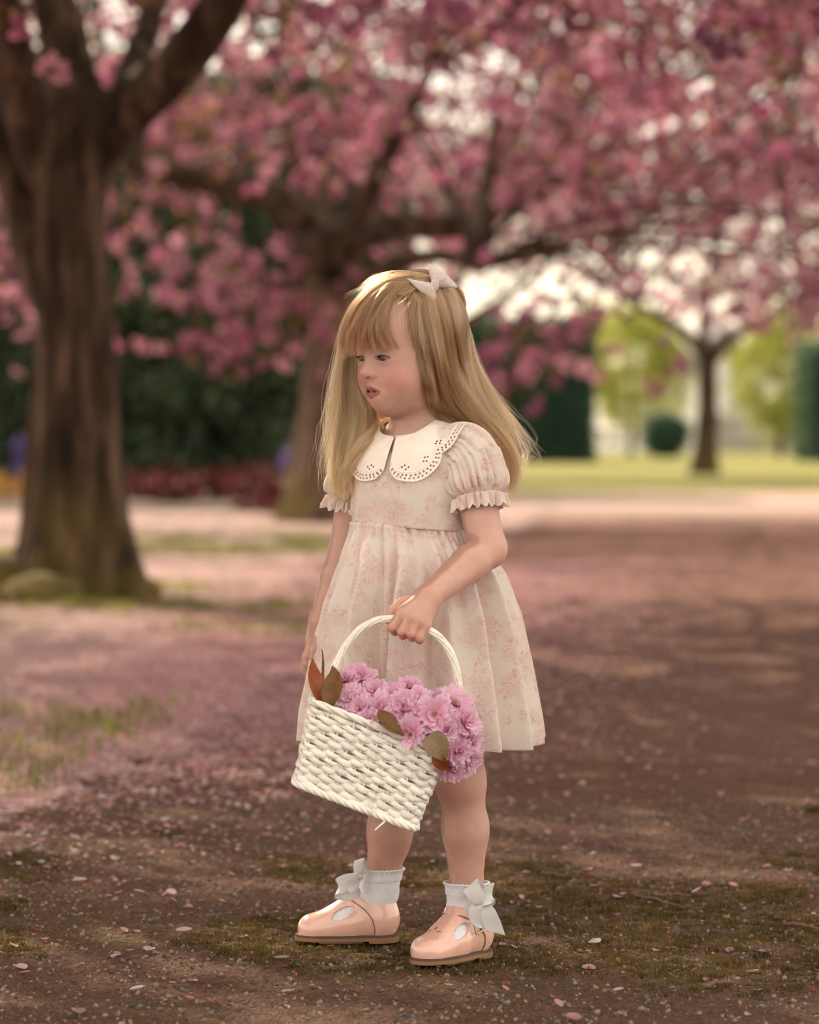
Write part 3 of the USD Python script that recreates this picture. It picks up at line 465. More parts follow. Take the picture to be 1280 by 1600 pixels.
bush('round_shrub', 'dark round evergreen shrub left of the slender cherry trunk', 1040, 648, 717, 62, 84, YK, 700, 6, 1.3, False)
# flower bed before the hedge
M_soil = plain('bed_soil', (.055, .030, .022), .95, vary=.35, scale=6)
tag(obj('flower_bed', grid_sheet(-9.5, -.35, 24.5, 34.2, 40, 40, lambda X, Y: -.010 + .05 * np.clip(np.minimum((Y - 24.5) / .8, 1), 0, 1) * np.clip((X + 9.5) / .3, 0, 1)), M_soil), kind='structure')
rb2 = np.random.default_rng(8)
red_labels = ['dark red bedding plant at the front of the bed, left end', 'dark red bedding plant second from the left in the bed']
for i, (px, py) in enumerate(((212, 786), (245, 778), (282, 772), (318, 770), (352, 772), (384, 776), (414, 786), (438, 800), (400, 796), (262, 792), (330, 788), (366, 762))):
    y = GY(py); x = (px - 640) * (y + CAM_D) / FPX; t = thing('bedding_plant', 'low dark red leafy bedding plant in the flower bed', 'plant', (0, 0, 0), group='red bedding plants before the hedge'); n = 40; obj('stems', tube([[x, y, -.02], [x + .02, y, .12], [x, y, .22]], [.02, .015, .008], 6), M_twig, t)
    instancer('leaves', RK, np.zeros(n), np.array([x, y, .14]) + rb2.normal(0, 1, (n, 3)) * [.13, .13, .07], rand_quat(rb2, n), rb2.uniform(.8, 1.5, n)[:, None] * np.ones(3), t, kind='stuff')
M_purple = leafy('purple_flower', (.20, .14, .38), (.22, .15, .42), vary=.2); PKs = [sprig_kind('purple_sprig', 18, M_purple, .035, 14, .035)]; M_stem = plain('green_stem', (.10, .16, .04), .7)
for px, py, top, lab in ((458, 786, 700, 'purple flower spike beside the second cherry trunk'), (32, 772, 688, 'purple flower spike left of the large cherry trunk')):
    y = GY(py); b = W(px, py, y); a = W(px, top, y); b[2] = 0; t = thing('flower_spike', lab, 'flower', (0, 0, 0)); obj('stem', tube([b, (a + b) / 2, a], [.012, .01, .006], 6), M_stem, t); n = 46; s = rb2.uniform(.35, 1.0, n)[:, None]
    instancer('florets', PKs, np.zeros(n), b + (a - b) * s + rb2.normal(0, .035, (n, 3)), rand_quat(rb2, n), rb2.uniform(.9, 1.5, n)[:, None] * np.ones(3), t, kind='stuff')
M_orange = leafy('orange_flower', (.36, .19, .05), (.4, .2, .05), vary=.2); OK_ = [sprig_kind('orange_sprig', 19, M_orange, .06, 14, .05)]
y = GY(790); x = (8 - 640) * (y + CAM_D) / FPX; t = thing('orange_bedding', 'orange and yellow flowers at the left edge of the lawn', 'flower', (0, 0, 0)); obj('stems', tube([[x, y, -.02], [x, y, .1], [x, y, .2]], [.02, .015, .01], 6), M_stem, t); instancer('florets', OK_, np.zeros(30), np.array([x, y, .18]) + rb2.normal(0, 1, (30, 3)) * [.14, .14, .05], rand_quat(rb2, 30), np.ones((30, 3)), t, kind='stuff')
# house and fence far behind
M_render = plain('white_render', (.68, .66, .62), .85, vary=.04, scale=1.0); M_slate = plain('slate', (.14, .14, .15), .7, vary=.2, scale=3); M_win = plain('window_glass', (.05, .06, .07), .1, vary=.1); M_frame = plain('window_frame', (.75, .75, .73), .5); M_fence = plain('fence_board', (.22, .205, .185), .8, vary=.15, scale=2)
def bx(x0, x1, y0, y1, z0, z1): m = trimesh.creation.box([x1 - x0, y1 - y0, z1 - z0]); m.apply_translation([(x0 + x1) / 2, (y0 + y1) / 2, (z0 + z1) / 2]); return np.asarray(m.vertices), np.asarray(m.faces)
def gable(x0, x1, y0, y1, z0, z1, ov=.3):
    xm = (x0 + x1) / 2; v = np.array([[x0 - ov, y0 - ov, z0], [x1 + ov, y0 - ov, z0], [xm, y0 - ov, z1], [x0 - ov, y1 + ov, z0], [x1 + ov, y1 + ov, z0], [xm, y1 + ov, z1]]); return v, np.array([[0, 1, 2], [3, 5, 4], [0, 2, 5], [0, 5, 3], [1, 4, 5], [1, 5, 2], [0, 3, 4], [0, 4, 1]])
HY = 130 - CAM_D; hx = lambda px: (px - 640) * 130 / FPX; hz_ = lambda py: CAM_H + (HORIZON - py) * 130 / FPX
def house(label, px0, px1, pt, pr, dy, wins):
    h = thing('house', label, 'house', (0, 0, 0)); x0, x1 = hx(px0), hx(px1); obj('wall', bx(x0, x1, HY + dy, HY + dy + 7, -.1, hz_(pt)), M_render, h); rf = obj('roof', gable(x0, x1, HY + dy, HY + dy + 7, hz_(pt) + .01, hz_(pr)), M_slate, h)
    obj('chimney', bx(x0 + .5, x0 + 1.0, HY + dy + 3, HY + dy + 3.6, hz_(pt) + .3, hz_(pr) + .6), M_render, rf)
    for a, b, c, d in wins: w = obj('window', bx(hx(a), hx(b), HY + dy - .06, HY + dy - .005, hz_(d), hz_(c)), M_frame, h); obj('pane', bx(hx(a) + .07, hx(b) - .07, HY + dy - .075, HY + dy - .062, hz_(d) + .07, hz_(c) - .07), M_win, w)
house('white house with slate roof, left of the slender cherry trunk', 1008, 1100, 582, 530, 0, [(1022, 1040, 600, 625), (1056, 1074, 600, 625), (1022, 1040, 655, 690), (1060, 1084, 655, 712)])
house('taller white house, right of the slender cherry trunk', 1122, 1186, 548, 500, 6, [(1132, 1146, 575, 602), (1160, 1174, 575, 602), (1132, 1150, 640, 670)])
f = thing('board_fence', 'grey wooden board fence in front of the taller white house', 'fence', (0, 0, 0)); FY = 100 - CAM_D; fx = lambda px: (px - 640) * 100 / FPX
for k in range(24):
    a = fx(1116) + k * .155; obj('board', bx(a, a + .13, FY, FY + .025, .0, 1.06 + .02 * (k % 3)), M_fence, f)
for k in range(3): a = fx(1116) + .08 + k * 1.7; obj('post', bx(a, a + .1, FY + .06, FY + .16, 0, 1.15), M_fence, f)
for z in (.25, .8): obj('rail', bx(fx(1116), fx(1116) + 3.7, FY + .026, FY + .058, z, z + .08), M_fence, f)
f2 = thing('garden_wall', 'low pale wall in front of the white house', 'wall', (0, 0, 0)); obj('wall', bx(fx(918), fx(1112), FY + 2, FY + 2.2, -.05, .62), M_render, f2); obj('coping', bx(fx(917), fx(1113), FY + 1.96, FY + 2.24, .623, .68), M_fence, f2)
# ------------------------------------------------------------------ the little girl: one continuous body
def facing(deg, pitch=0.0, roll=0.0):
    a, p = math.radians(deg), math.radians(pitch)
    f = np.array([-math.sin(a) * math.cos(p), -math.cos(a) * math.cos(p), -math.sin(p)])
    u = np.array([-math.sin(a) * math.sin(p), -math.cos(a) * math.sin(p), math.cos(p)])
    l = np.cross(u, f)
    if roll:
        r = math.radians(roll); l, u = math.cos(r) * l + math.sin(r) * u, math.cos(r) * u - math.sin(r) * l
    return l, f, u
HEAD = Frame([0.0092, -0.008, 0.8034], *facing(54, 6))
TORSO = Frame([0.004, 0.0, 0.0], *facing(32))
girl = thing('person', 'small girl in a pink floral cotton dress holding a white wicker basket on the path', 'person', (0, 0, 0))

torso = Solid()
for a, b, ra, rb, k in (((0, -.002, .47), (0, 0, .545), .066, .060, 0), ((-.022, 0, .56), (-.026, 0, .635), .052, .055, .02), ((.022, 0, .56), (.026, 0, .635), .052, .055, .02),
                        ((-.062, -.006, .664), (.062, -.006, .664), .031, .031, .03), ((-.03, -.008, .676), (.03, -.008, .676), .028, .028, .02)):
    torso.add(fcone(TORSO, a, b, ra, rb), k)
body = Solid(); body.ops = list(torso.ops)
NB = TORSO.out([0, .002, .672]); NT = HEAD.out([0, -.018, -.045])
body.add(cone(NB, NT, .040, .035), .018)
# head
for c, r, k in (((0, .003, .034), (.0625, .0765, .068), .02), ((0, .018, .030), (.060, .060, .058), .02), ((0, .022, -.026), (.050, .048, .044), .03)):
    body.add(ell(HEAD, c, r), k)
for s in (-1, 1):
    body.add(fcone(HEAD, (s * .032, .043, -.029), (s * .037, .026, -.020), .0265, .026), .022)     # cheeks
    body.add(fcone(HEAD, (s * .034, .046, .004), (s * .042, .036, .002), .016, .016), .018)        # cheek bones
    body.add(fcone(HEAD, (s * .012, .063, .017), (s * .032, .055, .017), .010, .009), .012)        # brow
    body.add(ell(HEAD, (s * .0600, -.004, -.004), (.0040, .012, .020)), .005)                         # ear
for s in (-1, 1): body.add(fcone(HEAD, (s * .022, .030, -.046), (s * .016, .042, -.050), .0222, .0200), .02)      # jowls
body.add(fcone(HEAD, (0, .052, -.056), (0, .050, -.058), .0185, .0175), .018)                       # chin
body.add(fcone(HEAD, (0, .058, -.036), (0, .060, -.044), .021, .018), .018)                         # muzzle
for s in (-1, 1):
    body.cut(fcone(HEAD, (s * .023, .092, .0005), (s * .027, .090, .0005), .0150, .0150), .012)      # eye hollows
for s in (-1, 1):
    body.add(fcone(HEAD, (s * .0232, .0605, .0015), (s * .0250, .0600, .0015), .0142, .0142), .005)   # lids over the eyeball
body.add(fcone(HEAD, (0, .066, .006), (0, .0838, -.0165), .0062, .0086), .012)                      # nose
for s in (-1, 1): body.add(fcone(HEAD, (s * .0080, .0785, -.0190), (s * .0088, .0765, -.0192), .0060, .0058), .004)
for s in (-1, 1): body.cut(fcone(HEAD, (s * .0046, .0850, -.0248), (s * .0050, .0815, -.0200), .0022, .0018), .0025)
for s in (-1, 1):
    body.add(fcone(HEAD, (s * .0030, .0785, -.0368), (s * .0168, .0695, -.0412), .0039, .0019), .004)   # upper lip
    body.add(fcone(HEAD, (0, .0755, -.0475), (s * .0130, .0690, -.0448), .0042, .0022), .004)            # lower lip
    body.cut(fcone(HEAD, (0, .0830, -.0432), (s * .0168, .0725, -.0428), .0020, .0010), .0015)           # parted mouth
body.cut(fcone(HEAD, (0, .0850, -.0285), (0, .0850, -.0340), .0018, .0018), .005)                   # philtrum
LIDS = []
def almond(s):
    c = HEAD.out([s * .0242, .0605, 0]); 
    def f(p):
        q = HEAD.to(p); dl = (q[..., 0] * s - .0242) / .0132; w = np.clip(1 - dl * dl, 0, 1)
        up = .0042 * np.sqrt(w) * (1.0 - .10 * dl) + .0004; lo = -.0036 * w ** .7 + .0006
        d2 = np.maximum(q[..., 2] - up, lo - q[..., 2]); d2 = np.where(np.abs(dl) > 1, np.maximum(d2, (np.abs(dl) - 1) * .0125), d2)
        return np.maximum(d2, np.maximum(.064 - q[..., 1], q[..., 1] - .085))
    f.lo, f.hi = c - .026, c + .026
    return f
for s in (-1, 1): body.cut(almond(s), .0008)
# her left arm holds the basket, her right arm hangs
SL, EL, WL = TORSO.out([.083, -.006, .664]), W(762, 858, -.088), W(671, 931, -.186)
SR, ER, WR = TORSO.out([-.083, -.006, .664]), W(541, 868, .055), W(506, 962, .045)
for sh, e, w, m in ((SL, EL, WL, .52), (SR, ER, WR, .5)):
    body.add(cone(sh, e, .0288, .0240), .012)
    q = e + m * .62 * (w - e)
    body.add(cone(e, q, .0240, .0235), .010); body.add(cone(q, w, .0235, .0172), .008)
def hand(wrist, mcp, chains, thumb, palm_r, fr, wr=.0165, k=.009):
    n = len(mcp); c = np.mean(mcp, 0)
    for m in mcp: body.add(cone(wrist + .15 * (c - wrist), m + .04 * (wrist - m), wr * .78, palm_r), k)
    for m, ch in zip(mcp, chains):
        pts = [m] + list(ch)
        for i, (a, b) in enumerate(zip(pts, pts[1:])): body.add(cone(a, b, fr * (1.06 - .07 * i), fr * (1.0 - .07 * i)), .0022 if i else .0035)
    for i, (a, b) in enumerate(zip(thumb, thumb[1:])): body.add(cone(a, b, (.0098, .0076, .0070)[i], (.0078, .0070, .0060)[i]), .006 if i == 0 else .002)
hand(WL, [W(627, 958, -.206), W(639, 964, -.2125), W(651, 970, -.2135), W(663, 978, -.2085)],
     [[W(612.5, 980, -.2145), W(617, 987, -.198), W(621, 975, -.186)], [W(627, 986.5, -.2195), W(630, 993, -.2), W(634, 981, -.187)],
      [W(642, 990, -.2205), W(644, 996, -.201), W(647, 983, -.188)], [W(655, 996.5, -.2155), W(656, 1000, -.2), W(658, 989, -.188)]],
     [W(652, 938, -.178), W(629, 942, -.179), W(614, 955, -.184), W(606, 968, -.187)], .0092, .0059)
hand(WR, [W(488, 1003, .018), W(487, 1004, .030), W(489, 1004, .042), W(492, 1002, .053)],
     [[W(480, 1024, .012), W(479, 1037, .014), W(482, 1046, .020)], [W(479, 1027, .027), W(478, 1042, .029), W(481, 1053, .034)],
      [W(482, 1026, .041), W(481, 1040, .043), W(484, 1050, .047)], [W(487, 1022, .054), W(487, 1033, .056), W(489, 1041, .059)]],
     [W(502, 985, .02), W(497, 1000, .008), W(492, 1015, .004), W(489, 1026, .004)], .0090, .0060)
# legs
HL, KL, CL, AL = W(692, 1062, -.02), W(721, 1222, -.060), W(727, 1298, -.052), W(729, 1378, -.036)
HR, KR, CR, AR = W(612, 1062, .03), W(613, 1232, .075), W(609, 1300, .088), W(598, 1370, .104)
for h_, k_, c_, a_ in ((HL, KL, CL, AL), (HR, KR, CR, AR)):
    body.add(cone(h_, k_, .050, .0315), .02)
    body.add(cone(k_, c_, .0298, .0292), .012); body.add(cone(c_, a_, .0292, .0222), .012)
    fwd = TORSO.R[1]; body.add(ball(k_ + .006 * fwd, .0285), .012)                 # knee cap
    body.add(cone(c_ - .010 * fwd + [0, 0, .012], c_ - .006 * fwd - [0, 0, .02], .0210, .0195), .012)
FOOT_L = Frame(np.array([.1000, -.0060, 0]), *facing(40)); FOOT_R = Frame(np.array([-.0150, .112, 0]), *facing(86))
def foot_ops(S, fr, ankle):
    S.add(fcone(fr, (0, .031, .034), (0, .035, .066), .0255, .0250), .008)
    S.add(fcone(fr, (0, .029, .030), (0, .070, .028), .0258, .0245), .012)
    S.add(fcone(fr, (0, .042, .056), (0, .082, .031), .0205, .0185), .012)
    for e in (-1, 1):
        S.add(fcone(fr, (e * .006, .072, .024), (e * .0085, .116, .0180), .0215, .0155), .010)
    S.add(fcone(fr, (0, .085, .024), (0, .119, .0180), .0200, .0165), .010)
    return S
for fr, a_ in ((FOOT_L, AL), (FOOT_R, AR)):
    body.add(cone(a_, fr.out([0, .034, .050]), .0222, .0195), .004); body.add(fcone(fr, (0, .034, .036), (0, .10, .020), .017, .012), .004)

def axis(parts):
    out = []
    for a, b, h in parts: out.append(np.arange(a, b - h * .3, h))
    return np.concatenate(out)
AX = [axis([(-.215, .165, .0019)]), axis([(-.255, .155, .0019)]), axis([(.005, .36, .0032), (.36, .475, .0016), (.475, .70, .003), (.70, .92, .0018)])]
bv, bf = surface_nets(body.grid(AX), AX); bv = settle(body, bv, 2)
face_zone = lambda v: (lambda q: (q[:, 1] > .035) & (np.abs(q[:, 0]) < .05) & (q[:, 2] < .03) & (q[:, 2] > -.075))(HEAD.to(v))
bv, bf = refine(body, bv, bf, face_zone)
fine_zone = lambda v: (lambda q: (q[:, 1] > .052) & (np.abs(q[:, 0]) < .042) & (q[:, 2] < .012) & (q[:, 2] > -.058))(HEAD.to(v))
bv, bf = refine(body, bv, bf, fine_zone)
# skin colour: blush, lips, brows and the scalp under the hair
hq = HEAD.to(bv); g2 = lambda c, r: np.exp(-(((hq - np.asarray(c)) / np.asarray(r)) ** 2).sum(1))
skin = np.array([.395, .232, .188]) * np.ones((len(bv), 1))
def dye(w, c): 
    global skin
    w = np.clip(w, 0, 1)[:, None]; skin = skin * (1 - w) + w * np.asarray(c)
sn = (meshkit.fbm(bv * 90, 4) - .5)[:, None]; skin = skin * (1 + .26 * sn * np.array([.5, 1, 1]))
for s in (-1, 1):
    dye(.52 * g2((s * .040, .064, -.026), (.023, .034, .020)), (.41, .150, .130))
    dye(.30 * g2((s * .024, .074, .006), (.016, .012, .006)), (.32,.15,.12))
dye(.45 * g2((0, .092, -.018), (.010, .012, .008)), (.40,.16,.13))
dye(.25 * g2((0, .066, -.068), (.014, .02, .010)), (.37,.165,.135))
lipw = np.zeros(len(bv)); inface = hq[:, 1] > .062
al = np.abs(hq[:, 0])
ss = lambda x, w=.0009: np.clip(x / w + .5, 0, 1)
upw = ss(-.0352 - .50 * np.clip(al - .0035, 0, 1) - .12 * np.clip(.0035 - al, 0, 1) - hq[:, 2], .0012) * ss(hq[:, 2] + .0445) * ss(.0172 - al, .002)
low = ss(-.0418 - hq[:, 2]) * ss(hq[:, 2] - (-.0525 + .44 * np.clip(al - .003, 0, 1)), .0016) * ss(.0165 - al, .002)
dye(.85 * np.maximum(upw, low) * inface, (.20, .052, .050))
dye(1.0 * (inface & (hq[:, 1] < .0800 - .3 * al)) * ss(.0020 - np.abs(hq[:, 2] + .0432)) * ss(.0172 - al, .002), (.10, .018, .018))
for s in (-1, 1):
    t = (hq[:, 0] * s - .010) / .026; dye(.38 * np.clip(4 * t * (1 - t), 0, 1) * np.exp(-((hq[:, 2] - .0150 - .005 * np.sin(np.clip(t, 0, 1) * 2.6)) / .0017) ** 2) * (hq[:, 1] > .04), (.30, .16, .09))
scalp = np.clip((hq[:, 2] - .050 - .35 * np.clip(hq[:, 1] + .01, -1, .1)) / .006, 0, 1) * (hq[:, 2] > .0) + ((hq[:, 1] < .012) & (hq[:, 2] > -.05))
dye(np.where(hq[:, 2] > -.07, scalp, 0), (.30, .185, .095))
for wr, ms in ((WL, [W(612, 980, -.2145), W(627, 986, -.2195), W(642, 990, -.22), W(655, 996, -.2155)]), ):
    for m in ms: dye(.35 * np.exp(-(((bv - m) / .011) ** 2).sum(1)), (.37,.145,.12))
for k_ in (KL, KR): dye(.35 * np.exp(-(((bv - k_ - .03 * TORSO.R[1]) / .028) ** 2).sum(1)), (.36,.145,.12))
M_skin = mat('skin', {'a': ('attribute', {'attribute': 'tint'}), 'tc': ('texture_coordinate', {}), 'n': ('noise_texture', {'scale': 900.0, 'detail': 2.0}), 'b': ('bump', {'strength': .5, 'distance': .0004}),
                      'p': ('principled_bsdf', {'roughness': .46, 'specular_ior_level': .35, 'subsurface_method': 'random_walk', 'subsurface_weight': .35, 'subsurface_radius': (1.0, .35, .2), 'subsurface_scale': .006})},
             [('a.color', 'p.base_color'), ('tc.object', 'n.vector'), ('n.fac', 'b.height'), ('b.normal', 'p.normal')])
obj('body', (bv, bf), M_skin, girl, smooth=True, color=skin)
# eyes
M_eye = mat('eye', {'a': ('attribute', {'attribute': 'tint'}), 'p': ('principled_bsdf', {'roughness': .06, 'specular_ior_level': .6})}, [('a.color', 'p.base_color')])
gaze = np.array([-.24, 1.0, -.30]); gaze /= np.linalg.norm(gaze)
for s in (-1, 1):
    m = trimesh.creation.icosphere(5, .0126); c = np.array([s * .0238, .0612, .0005]); d = np.asarray(m.vertices) @ gaze / .0126
    col = np.where(d[:, None] > .97, (.008, .007, .006), np.where(d[:, None] > .80, (.034, .025, .018), np.where(d[:, None] > .78, (.02, .016, .012), (.22, .18, .165))))
    obj('eye', (HEAD.out(np.asarray(m.vertices) + c), np.asarray(m.faces)), M_eye, girl, smooth=True, color=col)
M_lash = plain('lash', (.045, .024, .015), .6)
lash = []
rng = np.random.default_rng(5)
for s in (-1, 1):
    for t in np.linspace(-.98, .98, 46):
        l0 = .0242 + .0132 * t; z0 = .0042 * math.sqrt(1 - t * t) * (1 - .1 * t) + .0004
        f0 = .0605 + math.sqrt(max(.0144 ** 2 - (l0 - .0242) ** 2 - (z0 - .0015) ** 2, 1e-8)) - .0002
        p0 = np.array([s * l0, f0, z0 + .0001]); L = .0042 * (1 - .35 * t * t)
        p1 = p0 + L * np.array([s * (.3 * t + .2), .72, -.30]) * .55; p2 = p0 + L * np.array([s * (.45 * t + .25), .95, -.12])
        lash.append(tube(HEAD.out(spline([p0, p1, p2], 5)), np.linspace(.00024, .00008, 5), 3))
    rim = [np.array([s * (.0242 + .0132 * t), .0605 + math.sqrt(max(.0148 ** 2 - (.0132 * t) ** 2 - .0006 ** 2, 0)) - .0003, .0042 * math.sqrt(max(0, 1 - t * t)) * (1 - .1 * t) + .0005]) for t in np.linspace(-.99, .99, 24)]
    lash.append(tube(HEAD.out(np.array(rim)), .00032, 5))
obj('eyelashes', join(lash), M_lash, girl)
# ------------------------------------------------------------------ her clothes
def toile(name, base=(.90, .82, .755), ink=(.76, .36, .39), amount=1.0):
    """cream cotton printed with sprays of fine scrolling pink lines"""
    return mat(name, {
        'tc': ('texture_coordinate', {}),
        'big': ('noise_texture', {'scale': 30.0, 'detail': 3.0, 'roughness': .62}), 'bigr': ('rgb_ramp', {'ramp': [(.455, (0,) * 3), (.53, (1,) * 3)]}),
        'curl': ('noise_texture', {'scale': 46.0, 'detail': 2.0, 'roughness': .45, 'distortion': 1.2}), 'km': ('math', {'math_type': 'multiply', 'value2': 52.0}), 'sn': ('math', {'math_type': 'sine'}), 'lr': ('rgb_ramp', {'ramp': [(0.0, (0,) * 3), (.45, (.06,) * 3), (.80, (1,) * 3)]}), 
        'curl2': ('noise_texture', {'scale': 120.0, 'detail': 2.0}), 'km2': ('math', {'math_type': 'multiply', 'value2': 36.0}), 'sn2': ('math', {'math_type': 'sine'}), 'lr2': ('rgb_ramp', {'ramp': [(.35, (0,) * 3), (.85, (.7,) * 3)]}),
        'sel': ('noise_texture', {'scale': 50.0, 'detail': 1.0}), 'selr': ('rgb_ramp', {'ramp': [(.45, (0,) * 3), (.55, (1,) * 3)]}),
        'mx': ('mix_color', {'blend_type': 'mix'}), 'mul': ('mix_color', {'blend_type': 'multiply', 'fac': 1.0}),
        'soft': ('rgb_ramp', {'ramp': [(.44, (0,) * 3), (.62, (.34,) * 3)]}), 'mx3': ('mix_color', {'blend_type': 'lighten', 'fac': 1.0}), 'amt': ('mix_color', {'blend_type': 'multiply', 'fac': 1.0, 'b': (.64 * amount,) * 3}),
        'col': ('mix_color', {'blend_type': 'mix', 'a': base, 'b': ink}),
        'weave': ('noise_texture', {'scale': 1400.0, 'detail': 2.0}), 'crk': ('noise_texture', {'scale': 38.0, 'detail': 4.0}), 'bm': ('math', {'math_type': 'multiply_add', 'value2': 3.0}), 'b': ('bump', {'strength': .7, 'distance': .0012}),
        'p': ('principled_bsdf', {'roughness': .85, 'specular_ior_level': .15, 'sheen_weight': .12, 'sheen_roughness': .5}), 't': ('translucent_bsdf', {}), 'x': ('mix_closure', {'fac': .14})},
        [('tc.object', 'big.vector'), ('tc.object', 'curl.vector'), ('tc.object', 'curl2.vector'), ('tc.object', 'sel.vector'), ('big.fac', 'bigr.fac'), ('curl.fac', 'km.value1'), ('km.value', 'sn.value1'), ('sn.value', 'lr.fac'),
         ('curl2.fac', 'km2.value1'), ('km2.value', 'sn2.value1'), ('sn2.value', 'lr2.fac'), ('sel.fac', 'selr.fac'), ('selr.color', 'mx.fac'), ('lr.color', 'mx.a'), ('lr2.color', 'mx.b'), ('mx.result', 'mul.a'), ('bigr.color', 'mul.b'),
         ('big.fac', 'soft.fac'), ('mul.result', 'mx3.a'), ('soft.color', 'mx3.b'), ('mx3.result', 'amt.a'), ('amt.result', 'col.fac'), ('col.result', 'p.base_color'), ('col.result', 't.color'),
         ('tc.object', 'weave.vector'), ('tc.object', 'crk.vector'), ('crk.fac', 'bm.value1'), ('weave.fac', 'bm.value3'), ('bm.value', 'b.height'), ('b.normal', 'p.normal'), ('p.BSDF', 'x.closure1'), ('t.BSDF', 'x.closure2')], surface='x.closure')
M_toile = toile('toile_cotton')
M_toile_bow = toile('toile_bow', base=(.82, .745, .715), ink=(.74, .45, .50), amount=.7)
M_seam = plain('seam_thread', (.42, .27, .20), .8)
M_cream = plain('cream_cotton', (.84, .775, .71), .85, vary=.04, scale=60, bump=.0004, bump_scale=1200, specular_ior_level=.15, sheen_weight=.1)
dress = thing('dress', 'short sleeved cream dress printed with pink drawings', None, parent=girl)
WAIST_C = TORSO.out([0, 0, 0])
def waist_z(x): return .5745 - .085 * (x - .004)
def waist_ring(th):      # th: 0 towards the camera, positive to the photo's right
    a = .0735; b = .061
    x = .0045 + a * np.sin(th); y = -.001 - b * np.cos(th) - .010 * np.sin(th)
    return x, y
# bodice: the torso's own field, 5 mm proud, between the waist seam and the neck
bod = Solid(); bod.ops = list(torso.ops)
waist_fill = fcone(TORSO, (-.018, -.001, .545), (-.018, -.001, .600), .0540, .0560); bod.add(waist_fill, .02); bod.add(fcone(TORSO, (.018, -.001, .545), (.018, -.001, .600), .0540, .0560), .02)
def bod_off(p):
    wr = np.sin(p[..., 2] * 160 + p[..., 0] * 70) * .0006 * np.clip((p[..., 2] - .57) * 20, 0, 1) + (meshkit.noise(p * np.array([55, 55, 30.])) - .5) * .0042
    return bod(p) - .0052 - wr
class Wrap(Solid):
    def __init__(s, fn, lo, hi): s.fn, s.lo, s.hi = fn, lo, hi
    def __call__(s, p): return s.fn(p)
    def grid(s, axes): return s.fn(np.stack(np.meshgrid(*axes, indexing='ij'), -1)).astype(np.float32)
neck_cut = cone(TORSO.out([0, .010, .684]), TORSO.out([0, .016, .768]), .0385, .052)
def bod_field(p):
    d = bod_off(p); wz = waist_z(p[..., 0]); d = np.maximum(d, wz - .003 - p[..., 2]); d = np.maximum(d, -neck_cut(p))
    inner = bod(p) + .0006 ; return np.maximum(d, -inner)
bodF = Wrap(bod_field, None, None)
bvv, bff = solid_mesh(bodF, (-.125, -.10, .55), (.135, .10, .72), .0024, steps=2)
obj('bodice', (bvv, bff), M_toile, dress, smooth=50)
# skirt
nth, nt = 520, 110
th = np.linspace(-np.pi, np.pi, nth, endpoint=False); tt = np.linspace(0, 1, nt)
TH, T = np.meshgrid(th, tt, indexing='ij')
tz = np.interp(tt, [0, .06, .2, .4, .7, 1], [0, .06, .2, .4, .7, 1])
hw_l = np.interp(tt, [0, .05, .20, .38, .66, 1], [.0765, .085, .106, .117, .136, .1535])
hw_l = np.convolve(np.pad(hw_l, 8, mode='edge'), np.ones(17) / 17, 'valid'); hw_l[:3] = [.0765, .0795, .0820]
dpt = np.interp(tt, [0, .2, 1], [.063, .090, .134]); dpt = np.convolve(np.pad(dpt, 8, mode='edge'), np.ones(17) / 17, 'valid'); dpt[:3] = [.063, .0660, .0680]
cx = np.interp(tt, [0, .2, 1], [.0045, .016, .014]); 
rngs = np.random.default_rng(11)
fold = np.zeros_like(TH)
def ridge(c0, c1, w, amp, t0=.05, sharp=1.0):
    """a soft pleat that starts at angle c0 at the waist and ends at c1 at the hem"""
    global fold
    c = c0 + (c1 - c0) * T; x = (TH - c + np.pi) % (2 * np.pi) - np.pi
    prof = np.exp(-np.abs(x / np.where(x * sharp > 0, .55 * w, 1.25 * w)) ** 1.5) - .5 * np.exp(-np.abs((x - 1.35 * w * sharp) / (w * .7)) ** 2)
    fold = fold + 1.5 * amp * prof * np.clip((T - t0) / .35, 0, 1) ** .8
for c0, c1, w, amp, sh in ((-.70, -.52, .105, .022, 1), (-.20, -.24, .085, .024, -1), (-1.08, -1.0, .13, .013, -1), (.20, .22, .085, .022, -1), (.55, .60, .12, .018, 1), (.95, .98, .10, .014, -1), (1.30, 1.28, .10, .012, 1), (1.7, 1.65, .15, .011, 1), (-1.62, -1.55, .15, .009, 1)):
    ridge(c0, c1, w, amp, .04, sh)
for k in range(8): ridge(2.0 + k * .34, 2.0 + k * .34 + rngs.uniform(-.1, .1), .13, .010, .05, 1)
gath = np.zeros_like(TH)
for n, ph in ((29, .3), (41, 1.1), (53, 2.0)): gath += np.sin(n * TH + ph + .8 * np.sin(3 * TH)) / 3
fold += .0042 * gath * np.exp(-T / .16) * np.clip(T / .015, 0, 1) * 1.25
fold += .0016 * np.sin(17 * TH + 2 * np.sin(5 * TH)) * np.clip(T * 2, 0, 1) + .0030 * (meshkit.noise(np.stack([np.sin(TH) * 6, np.cos(TH) * 6, T * 7], -1)) - .5) * np.clip(T * 4, 0, 1)
yaw_mix = np.interp(tt, [0, .3, 1], [.010, .006, 0.0])
ex = .92
X = cx[None] + (hw_l[None] + fold) * np.sign(np.sin(TH)) * np.abs(np.sin(TH)) ** ex
Y = -.001 - (dpt[None] + fold) * np.sign(np.cos(TH)) * np.abs(np.cos(TH)) ** ex - yaw_mix[None] * np.sin(TH) + .004 * T
hem = .2870 + .004 * np.cos(TH) * 0 - .006 * np.exp(-((TH - .7) / .5) ** 2) + .002 * np.sin(5 * TH)
Z = waist_z(X) * (1 - T) + hem * T - .010 * np.clip(1 - np.abs(T - .3) / .3, 0, 1) * 0
P = np.stack([X, Y, Z], -1)
obj('skirt', sheet(P, closed_u=True, thick=.0012), M_toile, dress, smooth=True)
